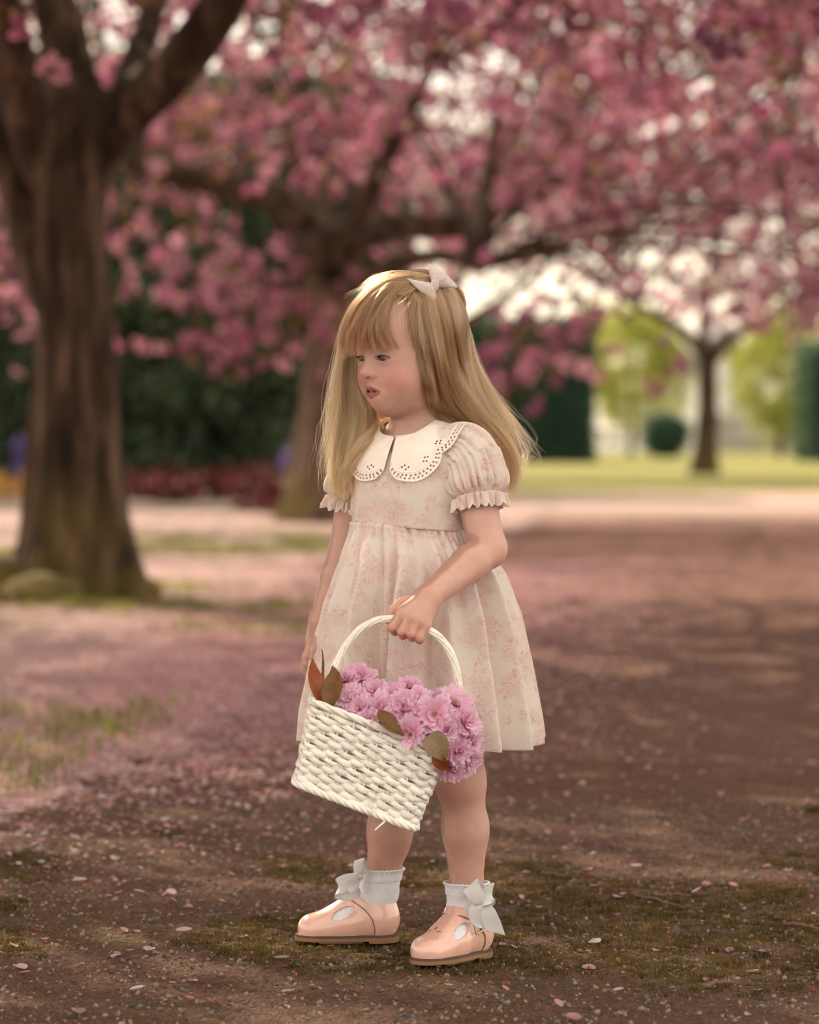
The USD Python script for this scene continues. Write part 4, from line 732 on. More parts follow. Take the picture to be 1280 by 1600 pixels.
hemline = P[:, -4] ; n_out = np.stack([np.sin(th), -np.cos(th), 0 * th], 1)
obj('hem_stitching', tube(P[:, -6] + n_out * .0004, .0004, 4, closed=True), M_seam, dress)
obj('waist_seam', tube(P[:, 1] + n_out * .0004 + np.array([0, 0, .0005]), .0006, 5, closed=True), M_seam, dress)
k0 = int(np.argmin(np.abs(th - .62))); obj('side_seam', tube(np.stack([P[(k0 + int(j * .06)), j] for j in range(6, nt - 2, 3)]) + np.array([.3, -.9, 0]) * .0004, .0005, 4), M_seam, dress)
# puffed sleeves
def sleeve(frame_pts, radii, seed, squash=.86, out=None):
    rr = np.random.default_rng(seed); n, m = 84, 240
    c = spline(frame_pts, n); t = np.gradient(c, axis=0); t /= np.linalg.norm(t, axis=1, keepdims=True)
    a = np.cross(t, [0, 1.0, 0]); a /= np.linalg.norm(a, axis=1, keepdims=True); b = np.cross(t, a)
    s = np.linspace(0, 1, n); R = np.interp(s, *radii); R = np.convolve(np.pad(R, 3, mode='edge'), np.ones(7) / 7, 'valid')
    k = int(n * .86); R[k - 1:k + 2] = np.interp(s[k], *radii) - .0035                            # elastic
    R[k + 2:] = np.interp(s[k + 2:], *radii)
    ph = np.linspace(0, 2 * np.pi, m, endpoint=False); S, PH = np.meshgrid(s, ph, indexing='ij')
    g = sum(np.sin(f * PH + rr.uniform(0, 6) + .7 * np.sin(2 * PH + rr.uniform(0, 6))) for f in (13, 19, 27)) / 3
    g2_ = sum(np.sin(f * PH + rr.uniform(0, 6) + .5 * np.sin(2 * PH)) for f in (22, 31)) / 2
    amp = .0048 * np.exp(-S / .22) + .0055 * np.exp(-((S - .80) / .12) ** 2) + .0022
    rad = R[:, None] + amp * np.where(S < .45, g, g2_) * np.where(np.abs(S - .86) < .03, .35, 1) + .0035 * (meshkit.noise(np.stack([np.cos(PH) * 3, np.sin(PH) * 3, S * 6 + seed], -1)) - .5)
    edge = np.clip((S - .88) / .12, 0, 1); rad += edge * .0040 * np.sin(11 * PH + 1.3 * np.sin(3 * PH))
    cc = c[:, None] + edge[..., None] * t[:, None] * (.0026 * np.sin(22 * PH + 2))[..., None]
    V = cc + rad[..., None] * (np.cos(PH)[..., None] * a[:, None] + squash * np.sin(PH)[..., None] * b[:, None])
    return V.transpose(1, 0, 2)
for pts, rad, sd, in (([TORSO.out([.052, -.006, .655]), W(728, 706, -.050), W(741, 736, -.058), W(748, 770, -.066), W(751, 793, -.070)], ([0, .18, .45, .70, .86, 1], [.026, .0325, .0385, .0390, .0322, .0362]), 3),
                      ([TORSO.out([-.052, -.006, .655]), W(563, 712, .046), W(554, 742, .050), W(547, 775, .054), W(543, 796, .056)], ([0, .18, .45, .70, .86, 1], [.026, .031, .0355, .0345, .0285, .033]), 8)):
    S_ = sleeve(pts, rad, sd); slv = obj('sleeve', sheet(S_, closed_u=True, thick=.0010, flip=True), M_toile, dress, smooth=True)
    obj('ruffle_edge', tube(S_[:, -1], .0011, 5, closed=True), M_cream, slv); obj('elastic_seam', tube(S_[:, int(84 * .86)] , .0010, 5, closed=True), M_cream, slv)
# collar: walked outwards over bodice and sleeves from the neck
def drape_field(p):
    d = bod(p) - .0090
    for c, r in ((TORSO.out([.062, -.006, .657]), .0345), (W(728, 706, -.050), .0375), (TORSO.out([-.062, -.006, .657]), .0345), (W(563, 712, .046), .035)):
        d = smin(d, np.linalg.norm(p - c, axis=-1) - r, .012)
    return d
NCtr = TORSO.out([0, .006, .706])
npsi, nv_ = 860, 118
psi = np.linspace(.03, 2 * np.pi - .03, npsi)     # 0 at the throat, growing towards her left (photo right)
dirs = TORSO.dirs(np.stack([np.sin(psi), np.cos(psi), 0 * psi], 1))
start = NCtr + dirs * (.0385 + .002 * np.cos(psi))[:, None] + np.array([0, 0, 1]) * (-.0115 * np.cos(psi) + .006 * (1 - np.cos(psi)) / 2)[:, None]
half = np.minimum(psi, 2 * np.pi - psi)
lobe_c = [.46, 1.22, 1.98, 2.74]; lobe_w = .38
length = np.zeros_like(psi)
for c, L in zip(lobe_c, (.071, .059, .057, .056)):
    q = np.clip(1 - ((half - c) / (lobe_w * 1.18)) ** 2, 0, 1); length = np.maximum(length, L * (.66 + .34 * np.sqrt(q)) * (q > 0))
length = np.maximum(length, .040)
length *= np.clip((half - .0) / .10, 0, 1) ** .5 * .32 + .68
length += .0012 * np.abs(np.sin(half * 34)) 
steps = nv_ - 1; p = start.copy(); V = np.zeros((npsi, nv_, 3)); V[:, 0] = p
for j in range(1, nv_):
    g = gradient(drape_field, p, 1e-3); g /= np.linalg.norm(g, axis=1, keepdims=True) + 1e-9
    w = dirs + np.array([0, 0, -.25]); w = w - (w * g).sum(1, keepdims=True) * g; w /= np.linalg.norm(w, axis=1, keepdims=True) + 1e-9
    p = p + w * (length / steps)[:, None]
    d = drape_field(p); lift = .0035 * (1 - j / steps) ** 2 + .0014 * np.sin(half * 9 + 1) * (j / steps) ** 2
    p = p - np.clip(d - lift, -.003, .0012)[:, None] * g
    V[:, j] = p
from scipy.ndimage import gaussian_filter1d
V = gaussian_filter1d(gaussian_filter1d(V, 3, axis=0, mode='nearest'), 1.5, axis=1, mode='nearest')
seg = np.linalg.norm(np.diff(V, axis=1), axis=2); vl = np.concatenate([np.zeros((npsi, 1)), np.cumsum(seg, 1)], 1); total = vl[:, -1:]
edge_d = total - vl                                                # distance from the outer edge
arc = np.concatenate([[0], np.cumsum(np.linalg.norm(np.diff(V[:, -12], axis=0), axis=1))])
fv, ff = sheet(V)
edge_f = edge_d.reshape(-1); arc_f = np.repeat(arc, nv_); half_f = np.repeat(half, nv_); cen = lambda x: x[ff].mean(1)
hole = np.zeros(len(ff), bool); Pf = fv[ff].mean(1)
spots = []
for dist, step, ph0 in ((.0046, .0062, 0), (.0088, .0062, .0031)):
    for a in np.arange(.004 + ph0, arc[-1] - .004, step):
        i = min(int(np.searchsorted(arc, a)), npsi - 1); j = int(np.argmin(np.abs(edge_d[i] - dist))); spots.append((V[i, j], .0015))
for c in lobe_c:
    for sgn in (0, 1):
        for dpsi in (-.20, .20):
            base_i = int(np.argmin(np.abs(psi - ((c + dpsi) if sgn == 0 else 2 * np.pi - c - dpsi))))
            for da, dd in ((0, .0175), (-7, .0205), (7, .0205), (0, .0235)):
                i = int(np.clip(base_i + da, 0, npsi - 1)); j = int(np.argmin(np.abs(edge_d[i] - dd))); spots.append((V[i, j], .0014))
from scipy.spatial import cKDTree
tr = cKDTree(Pf)
for c, r in spots: hole[tr.query_ball_point(c, r)] = True
for e_, w_ in ((.0,0),): pass
keep = ff[~hole]
nrm = normals_of(fv, ff); nrm = nrm if (nrm[:, 2].mean() > 0) else -nrm
fv2 = fv + nrm * (.0007 * np.exp(-((edge_f - .0130) / .0007) ** 2) + .0006 * np.exp(-((edge_f - .0008) / .0009) ** 2))[:, None]
collar = obj('collar', (fv2, keep), M_cream, dress, smooth=True, label='wide scalloped cream collar with pierced eyelet border')
# ------------------------------------------------------------------ shoes and socks
M_patent = mat('patent_leather', {'tc': ('texture_coordinate', {}), 'n': ('noise_texture', {'scale': 60.0, 'detail': 3.0}), 'n2': ('noise_texture', {'scale': 700.0}), 'ad': ('math', {'math_type': 'multiply_add', 'value2': 9.0}), 'b': ('bump', {'strength': .35, 'distance': .00025}),
                                 'r': ('rgb_ramp', {'ramp': [(.3, (.72, .42, .335)), (.7, (.77, .46, .375))]}), 'p': ('principled_bsdf', {'roughness': .3, 'coat_weight': 1.0, 'coat_roughness': .03, 'coat_ior': 1.7, 'specular_ior_level': .6})},
               [('tc.object', 'n.vector'), ('tc.object', 'n2.vector'), ('n.fac', 'r.fac'), ('r.color', 'p.base_color'), ('n.fac', 'ad.value1'), ('n2.fac', 'ad.value3'), ('ad.value', 'b.height'), ('b.normal', 'p.normal'), ('b.normal', 'p.coat_normal')])
M_dark = plain('welt', (.075, .050, .036), .6); M_sole = plain('brown_sole', (.24, .115, .062), .55, bump=.0004, bump_scale=300); M_gold = plain('gold_metal', (.80, .62, .36), .25, metallic=1.0)
M_sock = plain('white_knit', (.76, .76, .82), .9, vary=.03, bump=.0006, bump_scale=500, sheen_weight=.2); M_ribbon = mat('white_ribbon', {'tc': ('texture_coordinate', {}), 'w': ('noise_texture', {'scale': 900.0}), 'b': ('bump', {'strength': .4, 'distance': .0004}), 'p': ('principled_bsdf', {'base_color': (.86, .86, .88), 'roughness': .5, 'sheen_weight': .2}), 't': ('translucent_bsdf', {'color': (.8, .8, .8)}), 'x': ('mix_closure', {'fac': .2})},
                                                                                [('tc.object', 'w.vector'), ('w.fac', 'b.height'), ('b.normal', 'p.normal'), ('p.BSDF', 'x.closure1'), ('t.BSDF', 'x.closure2')], surface='x.closure')
def footprint(grow):
    c = [(.0275, 0, .0245), (.05, 0, .0235), (.074, .001, .0255), (.100, .001, .0260), (.1185, 0, .0200)]
    return unary_union([unary_union([sg.Point(a, b).buffer(r + grow, 24), sg.Point(a2, b2).buffer(r2 + grow, 24)]).convex_hull for (a, b, r), (a2, b2, r2) in zip(c, c[1:])])
def shoe(fr, ankle, side, outer):
    F = Solid(); foot_ops(F, fr, ankle)
    sh = thing('shoe', None, parent=girl)
    def q(p): return fr.to(p)
    curve = lambda h: np.interp(h, [.008, .020, .032, .044, .053, .060, .068], [.0335, .034, .0365, .045, .056, .068, .084])
    back_top = lambda s: np.interp(s, [-.02, .01, .03, .045, .058, .075], [.060, .058, .0535, .0545, .064, .080])
    def upper(p):
        x = q(p); s, h, t = x[..., 1], x[..., 2], x[..., 0]
        d = np.maximum(F(p) - .0020, .0095 - h)
        d = np.maximum(d, (h - back_top(s)) * .8)
        for sg_ in (-1, 1):                                         # the two cut-outs beside the T-bar
            e = np.sqrt(((s - .0775 + .25 * (h - .042)) / .0135) ** 2 + ((h - .0415 + .35 * (s - .0775)) / .0072) ** 2); d = np.maximum(d, -np.maximum((e - 1) * .0072, .0055 - sg_ * t))
        return d
    def quarter(p):
        x = q(p); s, h = x[..., 1], x[..., 2]; f_ = F(p)
        return np.maximum(np.maximum(np.maximum(np.maximum(f_ - .0034, -(f_ - .0010)), .0098 - h), (h - back_top(s) - .0008) * .8), (s - curve(h)) * .8)
    U = Wrap(upper, None, None); c = fr.out([0, .07, .035]); lo, hi = c - [.098, .098, .032], c + [.098, .098, .055]
    if abs(fr.R[1][1]) < .2: lo, hi = c - [.085, .045, .032], c + [.085, .045, .055]
    v, f = solid_mesh(U, lo, hi, .0015, steps=2)
    obj('upper', (v, f), M_patent, sh, smooth=40)
    v, f = solid_mesh(Wrap(quarter, None, None), lo, hi, .0015, steps=2); obj('heel_quarter', (v, f), M_patent, sh, smooth=40)
    for_seam = []
    for h in np.linspace(.0105, .061, 26):
        for o in (-1, 1):
            pr = fr.out([o * .05, curve(h) + .0004, h])
            for _ in range(100): pr = pr + fr.dirs([-o * .0005, 0, 0]) * (F(pr[None])[0] - .0026 > 0)
            for_seam.append((o, pr))
    for o in (-1, 1): obj('seam', tube(np.array([x for o2, x in for_seam if o2 == o]), .0007, 5), M_dark, sh)
    # sole: dark welt over brown leather, with a low heel
    def slab(poly, h0, h1, mt, nm):
        m = trimesh.creation.extrude_polygon(poly, h1 - h0, engine='earcut'); v = np.asarray(m.vertices); w = fr.out(np.stack([v[:, 1], v[:, 0], v[:, 2] + h0], 1)); f = np.asarray(m.faces)[:, ::-1]
        return obj(nm, (w, f), mt, sh, smooth=False)
    slab(footprint(.0036), .0078, .0108, M_dark, 'welt'); slab(footprint(.0040), .0030, .0078, M_sole, 'sole')
    hb = footprint(.0036).intersection(sg.box(-.05, -.1, .042, .1)); slab(hb, .0002, .0030, M_sole, 'heel'); slab(footprint(.001).intersection(sg.box(.05, -.1, .11, .1)), .0004, .0030, M_sole, 'sole_tread')
    # pierced petals on the toe
    for a in (-1.15, 0, 1.15):
        d = np.array([math.sin(a) * .0085, .1075 - math.cos(a) * .0060])
        pr = fr.out([d[0], d[1], .07]); 
        for _ in range(90): pr = pr + np.array([0, 0, -.0008]) * (F(pr[None])[0] - .0022 > 0)
        g = gradient(F, pr[None])[0]; g /= np.linalg.norm(g); ax_ = fr.dirs([math.sin(a), -math.cos(a), 0]); ax_ = ax_ - (ax_ @ g) * g; ax_ /= np.linalg.norm(ax_)
        m = trimesh.creation.icosphere(2, 1.0); v = np.asarray(m.vertices) * [.0036, .0013, .0005]; R = np.stack([ax_, np.cross(g, ax_), g])
        obj('toe_perforation', (v @ R + pr, np.asarray(m.faces)), M_dark, sh, smooth=True)
    # buckle on the outer side
    pb = fr.out([outer * .06, .047, .046])
    for _ in range(120): pb = pb + fr.dirs([-outer * .0006, 0, 0]) * (F(pb[None])[0] - .0052 > 0)
    g = gradient(F, pb[None])[0]; g /= np.linalg.norm(g); a1 = fr.dirs([0, .95, -.25]); a1 -= (a1 @ g) * g; a1 /= np.linalg.norm(a1); a2 = np.cross(g, a1)
    sq = [(-1, -1), (1, -1), (1, 1), (-1, 1)]; loop = []
    for (x0, y0), (x1, y1) in zip(sq, sq[1:] + sq[:1]):
        for k in np.linspace(0, 1, 8, endpoint=False): loop.append(pb + (x0 + (x1 - x0) * k) * .0105 * a1 + (y0 + (y1 - y0) * k) * .0075 * a2 + g * .0008)
    obj('buckle', tube(np.array(loop), .0011, 8, closed=True), M_gold, sh, smooth=True)
    # sock: knitted foot seen in the cut-outs, ribbed cuff with a scalloped top
    sk = thing('sock', 'short white ribbed sock with scalloped top and ribbon bow', parent=girl)
    vv, f_ = solid_mesh(Wrap(lambda p: np.maximum(np.maximum(F(p) + .0007 - .0005 * np.sin(q(p)[..., 1] * 1300), .014 - q(p)[..., 2]), q(p)[..., 2] - .072), None, None), lo, hi, .002, steps=1)
    obj('sock_foot', (vv, f_), M_sock, sk, smooth=True)
    base, topc = fr.out([0, .032, .050]), np.array(ankle); topc = base + (topc - base) * ((.0970 - base[2]) / (topc[2] - base[2])) if False else np.array([ankle[0], ankle[1], .0985])
    n, m_ = 46, 256; s = np.linspace(0, 1, n); ph = np.linspace(0, 2 * np.pi, m_, endpoint=False); PH, S = np.meshgrid(ph, s, indexing='ij')
    rad = .0282 + .0012 * np.sin(S * 7 + np.sin(PH * 2)) * (S < .7) + .0018 * np.clip((S - .9) / .1, 0, 1) + .00055 * np.sin(58 * PH) * (.35 + .65 * (S > .35)) + .0013 * (meshkit.noise(np.stack([np.cos(PH) * 2, np.sin(PH) * 2, S * 4 + side], -1)) - .5)
    cen_ = base + (topc - base) * S[..., None]
    cen_ = cen_ + np.array([0, 0, 1]) * (.0011 * np.abs(np.sin(15 * PH)) * np.clip((S - .9) / .1, 0, 1))[..., None]
    V_ = cen_ + rad[..., None] * np.stack([np.cos(PH), np.sin(PH), 0 * PH], -1); obj('cuff', sheet(V_, closed_u=True, thick=.0014), M_sock, sk, smooth=True)
    obj('cuff_edge', tube(V_[:, -1] + np.array([0, 0, .0004]), .0013, 5, closed=True), M_sock, sk)
    return sk
def ribbon(pts, width, hint, n=26, w2=None, cut=0.0):
    """a ribbon along PTS; HINT: direction across it at the start and the end"""
    c = spline(pts, n); t = np.gradient(c, axis=0); t /= np.linalg.norm(t, axis=1, keepdims=True)
    h = np.linspace(0, 1, n)[:, None] * (np.asarray(hint[1]) - np.asarray(hint[0])) + np.asarray(hint[0]); h = h - (h * t).sum(1, keepdims=True) * t; h /= np.linalg.norm(h, axis=1, keepdims=True)
    w = np.interp(np.linspace(0, 1, n), np.linspace(0, 1, len(width)), width)[:, None]; u = np.linspace(-1, 1, 9)
    nn = np.cross(t, h)
    V_ = c[:, None] + u[None, :, None] * (w * h)[:, None] + (.0010 * (u ** 2)[None, :, None]) * nn[:, None]
    V_ += (np.clip(np.linspace(-6, 1, n), 0, 1)[:, None] * cut * u[None])[..., None] * t[:, None]
    return sheet(V_, thick=.0007)
def at(fr_px): return W(*fr_px)
sockL = shoe(FOOT_L, AL, 1, 1); sockR = shoe(FOOT_R, AR, 2, -1)
wb = thing('ribbon_bow', None, parent=sockL) if False else None
def bow(parent, knot, pieces):
    for nm, pts, width, hint, cut in pieces: obj(nm, ribbon([W(*p) for p in pts], width, hint, cut=cut), M_ribbon, parent, smooth=True)
    m = trimesh.creation.icosphere(3, 1.0); v = np.asarray(m.vertices) * [.0062, .0042, .0058]; v *= 1 + .12 * np.sin(v[:, [0]] * 2600)
    obj('bow_knot', (v + W(*knot), np.asarray(m.faces)), M_ribbon, parent, smooth=True)
bow(sockL, (753, 1410, -.078), [
    ('bow_loop', [(753, 1410, -.078), (741, 1395, -.085), (735, 1383, -.080), (741, 1386, -.074), (752, 1410, -.074)], [.005, .0105, .0125, .0105, .005], ([.75, 0, .65], [.75, 0, .65]), 0),
    ('bow_loop', [(754, 1410, -.078), (764, 1398, -.082), (769, 1394, -.078), (766, 1402, -.072), (754, 1411, -.074)], [.005, .011, .0125, .011, .005], ([.1, .1, 1], [.1, .1, 1]), 0),
    ('bow_tail', [(749, 1412, -.079), (743, 1424, -.082), (746, 1440, -.080), (754, 1449, -.080)], [.006, .009, .0085, .0015], ([1, 0, .25], [1, 0, -.2]), 0),
    ('bow_tail', [(757, 1411, -.079), (762, 1425, -.082), (769, 1443, -.080), (775, 1458, -.078)], [.006, .0105, .0115, .0105], ([1, 0, .2], [1, 0, .45]), .0075)])
bow(sockR, (562, 1369, .070), [
    ('bow_loop', [(562, 1369, .070), (548, 1376, .062), (529, 1388, .062), (536, 1394, .070), (561, 1372, .074)], [.006, .0110, .0125, .0110, .005], ([.25, 0, 1], [.3, .2, 1]), 0),
    ('bow_loop', [(562, 1368, .070), (560, 1356, .064), (562, 1343, .066), (565, 1350, .074), (564, 1368, .074)], [.005, .0070, .0075, .0070, .005], ([.8, -.3, .4], [.8, -.3, .4]), 0),
    ('bow_tail', [(560, 1371, .066), (551, 1381, .060), (543, 1392, .062)], [.005, .0075, .0075], ([.3, 0, 1], [.3, 0, 1]), .004)])
# ------------------------------------------------------------------ hair bow
hb = thing('hair_bow', 'pale pink print fabric bow clipped into her hair', parent=girl)
def wing(corners, knot, puff, seed):
    """a fan of gathered cloth from the knot out to a straight edge, double and puffed"""
    n, m = 22, 22; k = np.array(knot); e0, e1 = np.array(corners[0]), np.array(corners[1]); s = np.linspace(0, 1, n)[:, None, None]; u = np.linspace(0, 1, m)[None, :, None]
    out = e0 + (e1 - e0) * u; base = k + (out - k) * .06; mid = s * out + (1 - s) * base
    nrm = np.cross(e0 - k, e1 - k); nrm /= np.linalg.norm(nrm); nrm = nrm if nrm[1] < 0 else -nrm
    bulge = puff * np.sin(np.pi * np.clip(s * .95 + .05, 0, 1)) ** .8 * np.sin(np.pi * u) ** .7 + .0016 * np.sin(u * 26 + seed) * np.clip(1 - s * 1.4, 0, 1)
    edge = .0035 * np.sin(np.pi * u) * s * 1.0
    dirn = (e0 + e1) / 2 - k; dirn /= np.linalg.norm(dirn)
    return sheet(mid + nrm * bulge + dirn * edge, thick=.0022)
KN = W(678, 446, -.060)
obj('bow_wing', wing([W(636, 434, -.070), W(684, 475, -.072)], KN, .010, 1), M_toile_bow, hb, smooth=True)
obj('bow_wing', wing([W(669, 413, -.048), W(714, 450, -.050)], KN, .009, 4), M_toile_bow, hb, smooth=True)
m = trimesh.creation.icosphere(3, 1.0); v = np.asarray(m.vertices) * [.0062, .0055, .0105]; v *= 1 + .08 * np.sin(v[:, [0]] * 2300); a = math.radians(-28); v = v @ np.array([[math.cos(a), 0, -math.sin(a)], [0, 1, 0], [math.sin(a), 0, math.cos(a)]]).T
obj('bow_knot', (v + KN + [0, -.006, -.001], np.asarray(m.faces)), M_toile_bow, hb, smooth=True)
# ------------------------------------------------------------------ hair: strands grown in locks between guide curves
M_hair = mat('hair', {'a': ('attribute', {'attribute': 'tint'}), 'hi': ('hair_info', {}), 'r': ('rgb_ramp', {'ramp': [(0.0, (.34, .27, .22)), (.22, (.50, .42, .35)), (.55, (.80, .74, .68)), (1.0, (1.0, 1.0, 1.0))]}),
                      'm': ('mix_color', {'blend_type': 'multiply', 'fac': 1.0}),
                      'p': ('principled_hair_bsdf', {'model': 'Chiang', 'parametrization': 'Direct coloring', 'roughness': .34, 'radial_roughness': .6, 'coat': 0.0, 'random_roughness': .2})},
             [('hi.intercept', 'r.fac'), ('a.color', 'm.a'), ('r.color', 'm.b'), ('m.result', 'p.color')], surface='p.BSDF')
HC, HR_ = np.array([0, .003, .034]), np.array([.0635, .0775, .068])
headS = Solid()
for c, r, k in (((0, .003, .034), (.0630, .0770, .0685), .02), ((0, .018, .030), (.060, .060, .058), .02), ((0, .022, -.026), (.050, .048, .044), .03)): headS.add(ell(HEAD, c, r), k)
for s_ in (-1, 1):
    headS.add(fcone(HEAD, (s_ * .032, .043, -.029), (s_ * .037, .026, -.020), .0270, .0265), .022); headS.add(fcone(HEAD, (s_ * .022, .030, -.046), (s_ * .016, .042, -.050), .0240, .022), .02)
headS.add(cone(NB, NT, .040, .035), .018); headS.add(fcone(TORSO, (-.07, -.006, .655), (.07, -.006, .655), .040, .040), .03)
def on_head(px, py, off):
    """where the ray through a photo pixel meets head and neck grown by OFF (or passes nearest to them)"""
    o = np.array([0, -CAM_D, CAM_H]); d = W(px, py, 0.0) - o; d /= np.linalg.norm(d); ts = np.linspace(4.3, 4.75, 226); e = headS(o + ts[:, None] * d) - off
    hit = np.nonzero(e < 0)[0]; t = ts[hit[0]] if len(hit) else ts[np.argmin(e)]
    return o + t * d
def g(off, *pts): return [on_head(p[0], p[1], off) if len(p) == 2 else W(*p) for p in pts]
hair = thing('hair', 'long fair hair with a full fringe, loose over her shoulders', parent=girl)
def push_out(P, off=.0025):
    """keeps strands outside head, neck and shoulders"""
    q = P.reshape(-1, 3).copy()
    for _ in range(2):
        d = headS(q); m = d < off
        if not m.any(): break
        gr = gradient(headS, q[m]); gr /= np.linalg.norm(gr, axis=1, keepdims=True) + 1e-9
        q[m] = q[m] + gr * (off - d[m] + .0012 * np.abs(np.sin(q[m][:, [2]] * 900 + q[m][:, [0]] * 2100))[:, 0])[:, None]
    return q.reshape(P.shape)
def grow(name, guides, n, seed, locks=60, spread=.0035, depth=.006, npt=20, col=(.56, .37, .19), wav=.002, rad=.00021, fray=.0, lift=.0, tipcut=.25, lockpull=.78):
    rr = np.random.default_rng(seed); G = np.stack([spline(gd, npt) for gd in guides]); k = len(G)
    from scipy.interpolate import CubicSpline
    CS = CubicSpline(np.arange(k), G, axis=0) if k > 2 else None
    lock_u = rr.uniform(0, k - 1, locks); lock_w = rr.uniform(0, 1, locks); lock_ph = rr.uniform(0, 6.28, (locks, 3)); lock_f = rr.uniform(2.5, 5.5, locks); lock_c = rr.normal(0, .26, locks)
    which = rr.integers(0, locks, n); u = np.clip(lock_u[which] + rr.normal(0, .10 + .5 * k / locks, n), 0, k - 1)
    i = np.minimum(u.astype(int), k - 2); fr = (u - i)[:, None, None]
    own = CS(u) if CS is not None else G[i] * (1 - fr) + G[i + 1] * fr
    lk = CS(lock_u[which]) if CS is not None else G[0] * (1 - lock_u[which][:, None, None]) + G[1] * lock_u[which][:, None, None]
    s = np.linspace(0, 1, npt); pull = lockpull * np.clip((s - .12) / .8, 0, 1)[None, :, None] ** 1.2
    P = own * (1 - pull) + (lk + (own - lk) * .22) * pull
    C0 = HEAD.out(HC); rad_dir = P - C0; rad_dir /= np.linalg.norm(rad_dir, axis=-1, keepdims=True)
    w = lock_w[which][:, None, None] * .7 + rr.uniform(0, .3, (n, 1, 1))
    P = P - rad_dir * (depth * (1 - w)) * np.minimum(1, s * 3 + .4)[None, :, None] + rad_dir * lift * np.sin(np.pi * s)[None, :, None]
    ph = s[None, :, None] * lock_f[which][:, None, None] + lock_ph[which][:, None, :]
    P = P + wav * 1.5 * np.sin(ph * 2.0) * (s ** 1.8)[None, :, None]
    P = P + rr.normal(0, 1, (n, 1, 3)) * spread * (.35 + .65 * s)[None, :, None] * rr.uniform(.3, 1, (n, 1, 1)) * .45
    if fray: P = P + np.cumsum(rr.normal(0, 1, (n, npt, 3)), 1) * fray * (s ** 1.5)[None, :, None] / math.sqrt(npt)
    cut = 1 - tipcut * rr.uniform(0, 1, n) ** 2
    out = []
    for q, c in zip(P, cut):
        x = np.linspace(0, c, npt); out.append(np.stack([np.interp(x, s, q[:, a]) for a in range(3)], 1))
    out = push_out(np.array(out))
    tone = np.clip(1 + lock_c[which] + rr.normal(0, .15, n), .45, 1.6)[:, None]; hue = rr.normal(0, .03, (n, 1)) * np.array([.3, 0, -1.0])
    color = np.clip(np.asarray(col) * tone * (1 + hue), .02, .95)
    wd = 2 * rad * rr.uniform(.75, 1.2, (n, 1)) * np.interp(s, [0, .75, 1], [1, .9, .35])[None]
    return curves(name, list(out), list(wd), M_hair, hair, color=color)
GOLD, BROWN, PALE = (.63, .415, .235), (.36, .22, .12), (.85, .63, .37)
# near side, from the temple round to the back of the head, then behind the shoulder
near = [g(.004, (640, 452), (638, 474), (643, 512), (653, 556), (662, 604), (676, 640)) + [W(706, 672, -.030), W(744, 696, -.006)],
        g(.008, (652, 450), (653, 476), (659, 516), (668, 560), (677, 605), (692, 644)) + [W(722, 674, -.022), W(758, 700, -.002)],
        g(.011, (664, 446), (671, 478), (680, 520), (688, 560), (697, 602)) + [W(716, 642, -.040), W(752, 674, -.014), W(788, 716, .006)],
        g(.013, (676, 442), (694, 476), (704, 520), (710, 560)) + [W(722, 600, -.044), W(746, 640, -.026), W(780, 680, .000), W(806, 728, .016), W(800, 770, .018)],
        g(.013, (684, 437), (708, 466), (720, 512), (728, 556)) + [W(735, 600, -.016), W(754, 642, -.002), W(780, 684, .014), W(800, 724, .024), W(798, 752, .026)],
        [W(680, 430, -.03), W(706, 450, -.01), W(727, 500, .005), W(738, 552, .012), W(748, 604, .016), W(767, 650, .02), W(790, 694, .028), W(804, 742, .03)],
        [W(676, 428, .0), W(702, 444, .03), W(727, 500, .045), W(737, 556, .05), W(745, 610, .05), W(757, 660, .05), W(772, 710, .05), W(786, 756, .045)]]
grow('side_hair', near, 6500, 1, locks=90, spread=.0046, depth=.010, npt=26, col=GOLD, wav=.0045, fray=.0018, lift=.002, tipcut=.42)
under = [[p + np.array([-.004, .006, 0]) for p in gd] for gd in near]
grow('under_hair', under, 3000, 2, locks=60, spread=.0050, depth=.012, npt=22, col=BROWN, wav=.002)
# fringe over the forehead
fr_ = [g(.016, (648, 430), (600, 437), (562, 460), (538, 500)) + [W(528, 538, -.030), W(533, 560, -.030)],
       g(.016, (648, 431), (606, 441), (572, 466), (549, 506)) + [W(541, 544, -.046), W(546, 560, -.046)],
       g(.013, (646, 434), (612, 446), (582, 472), (564, 510), (560, 540), (562, 556)),
       g(.012, (644, 438), (614, 452), (592, 478), (580, 512), (581, 538), (584, 552)),
       g(.011, (640, 444), (616, 458), (602, 482), (596, 510), (602, 532), (612, 545)),
       g(.009, (634, 450), (616, 462), (606, 484), (604, 506), (612, 528), (625, 544))]
grow('fringe', fr_, 1900, 3, locks=44, spread=.0026, depth=.007, npt=20, col=(.44, .27, .15), wav=.0016, lift=.001, tipcut=.42, lockpull=.74)
# top, swept back under the bow
top = [g(.010, (690, 437), (650, 429), (610, 434), (575, 452)), g(.011, (690, 440), (654, 433), (618, 441), (590, 458)), g(.010, (688, 444), (660, 440), (632, 446), (612, 458)), g(.008, (686, 448), (668, 448), (650, 452), (632, 460))]
top = [t[::-1] for t in top]
grow('crown_hair', top, 1600, 4, locks=40, spread=.004, depth=.006, npt=16, col=(.64, .42, .235), wav=.0012, lift=.004, fray=.0006)
back = [[W(612, 431, .03), W(650, 424, .03), W(695, 433, .035), W(728, 480, .055)], [W(590, 440, .03), W(640, 425, .06), W(690, 436, .075), W(724, 490, .085)], [W(560, 462, .05), W(600, 440, .09), W(660, 440, .11), W(700, 500, .115)]]
grow('crown_hair', back, 1800, 9, locks=30, spread=.004, depth=.004, npt=16, col=GOLD, wav=.001, lift=.002)
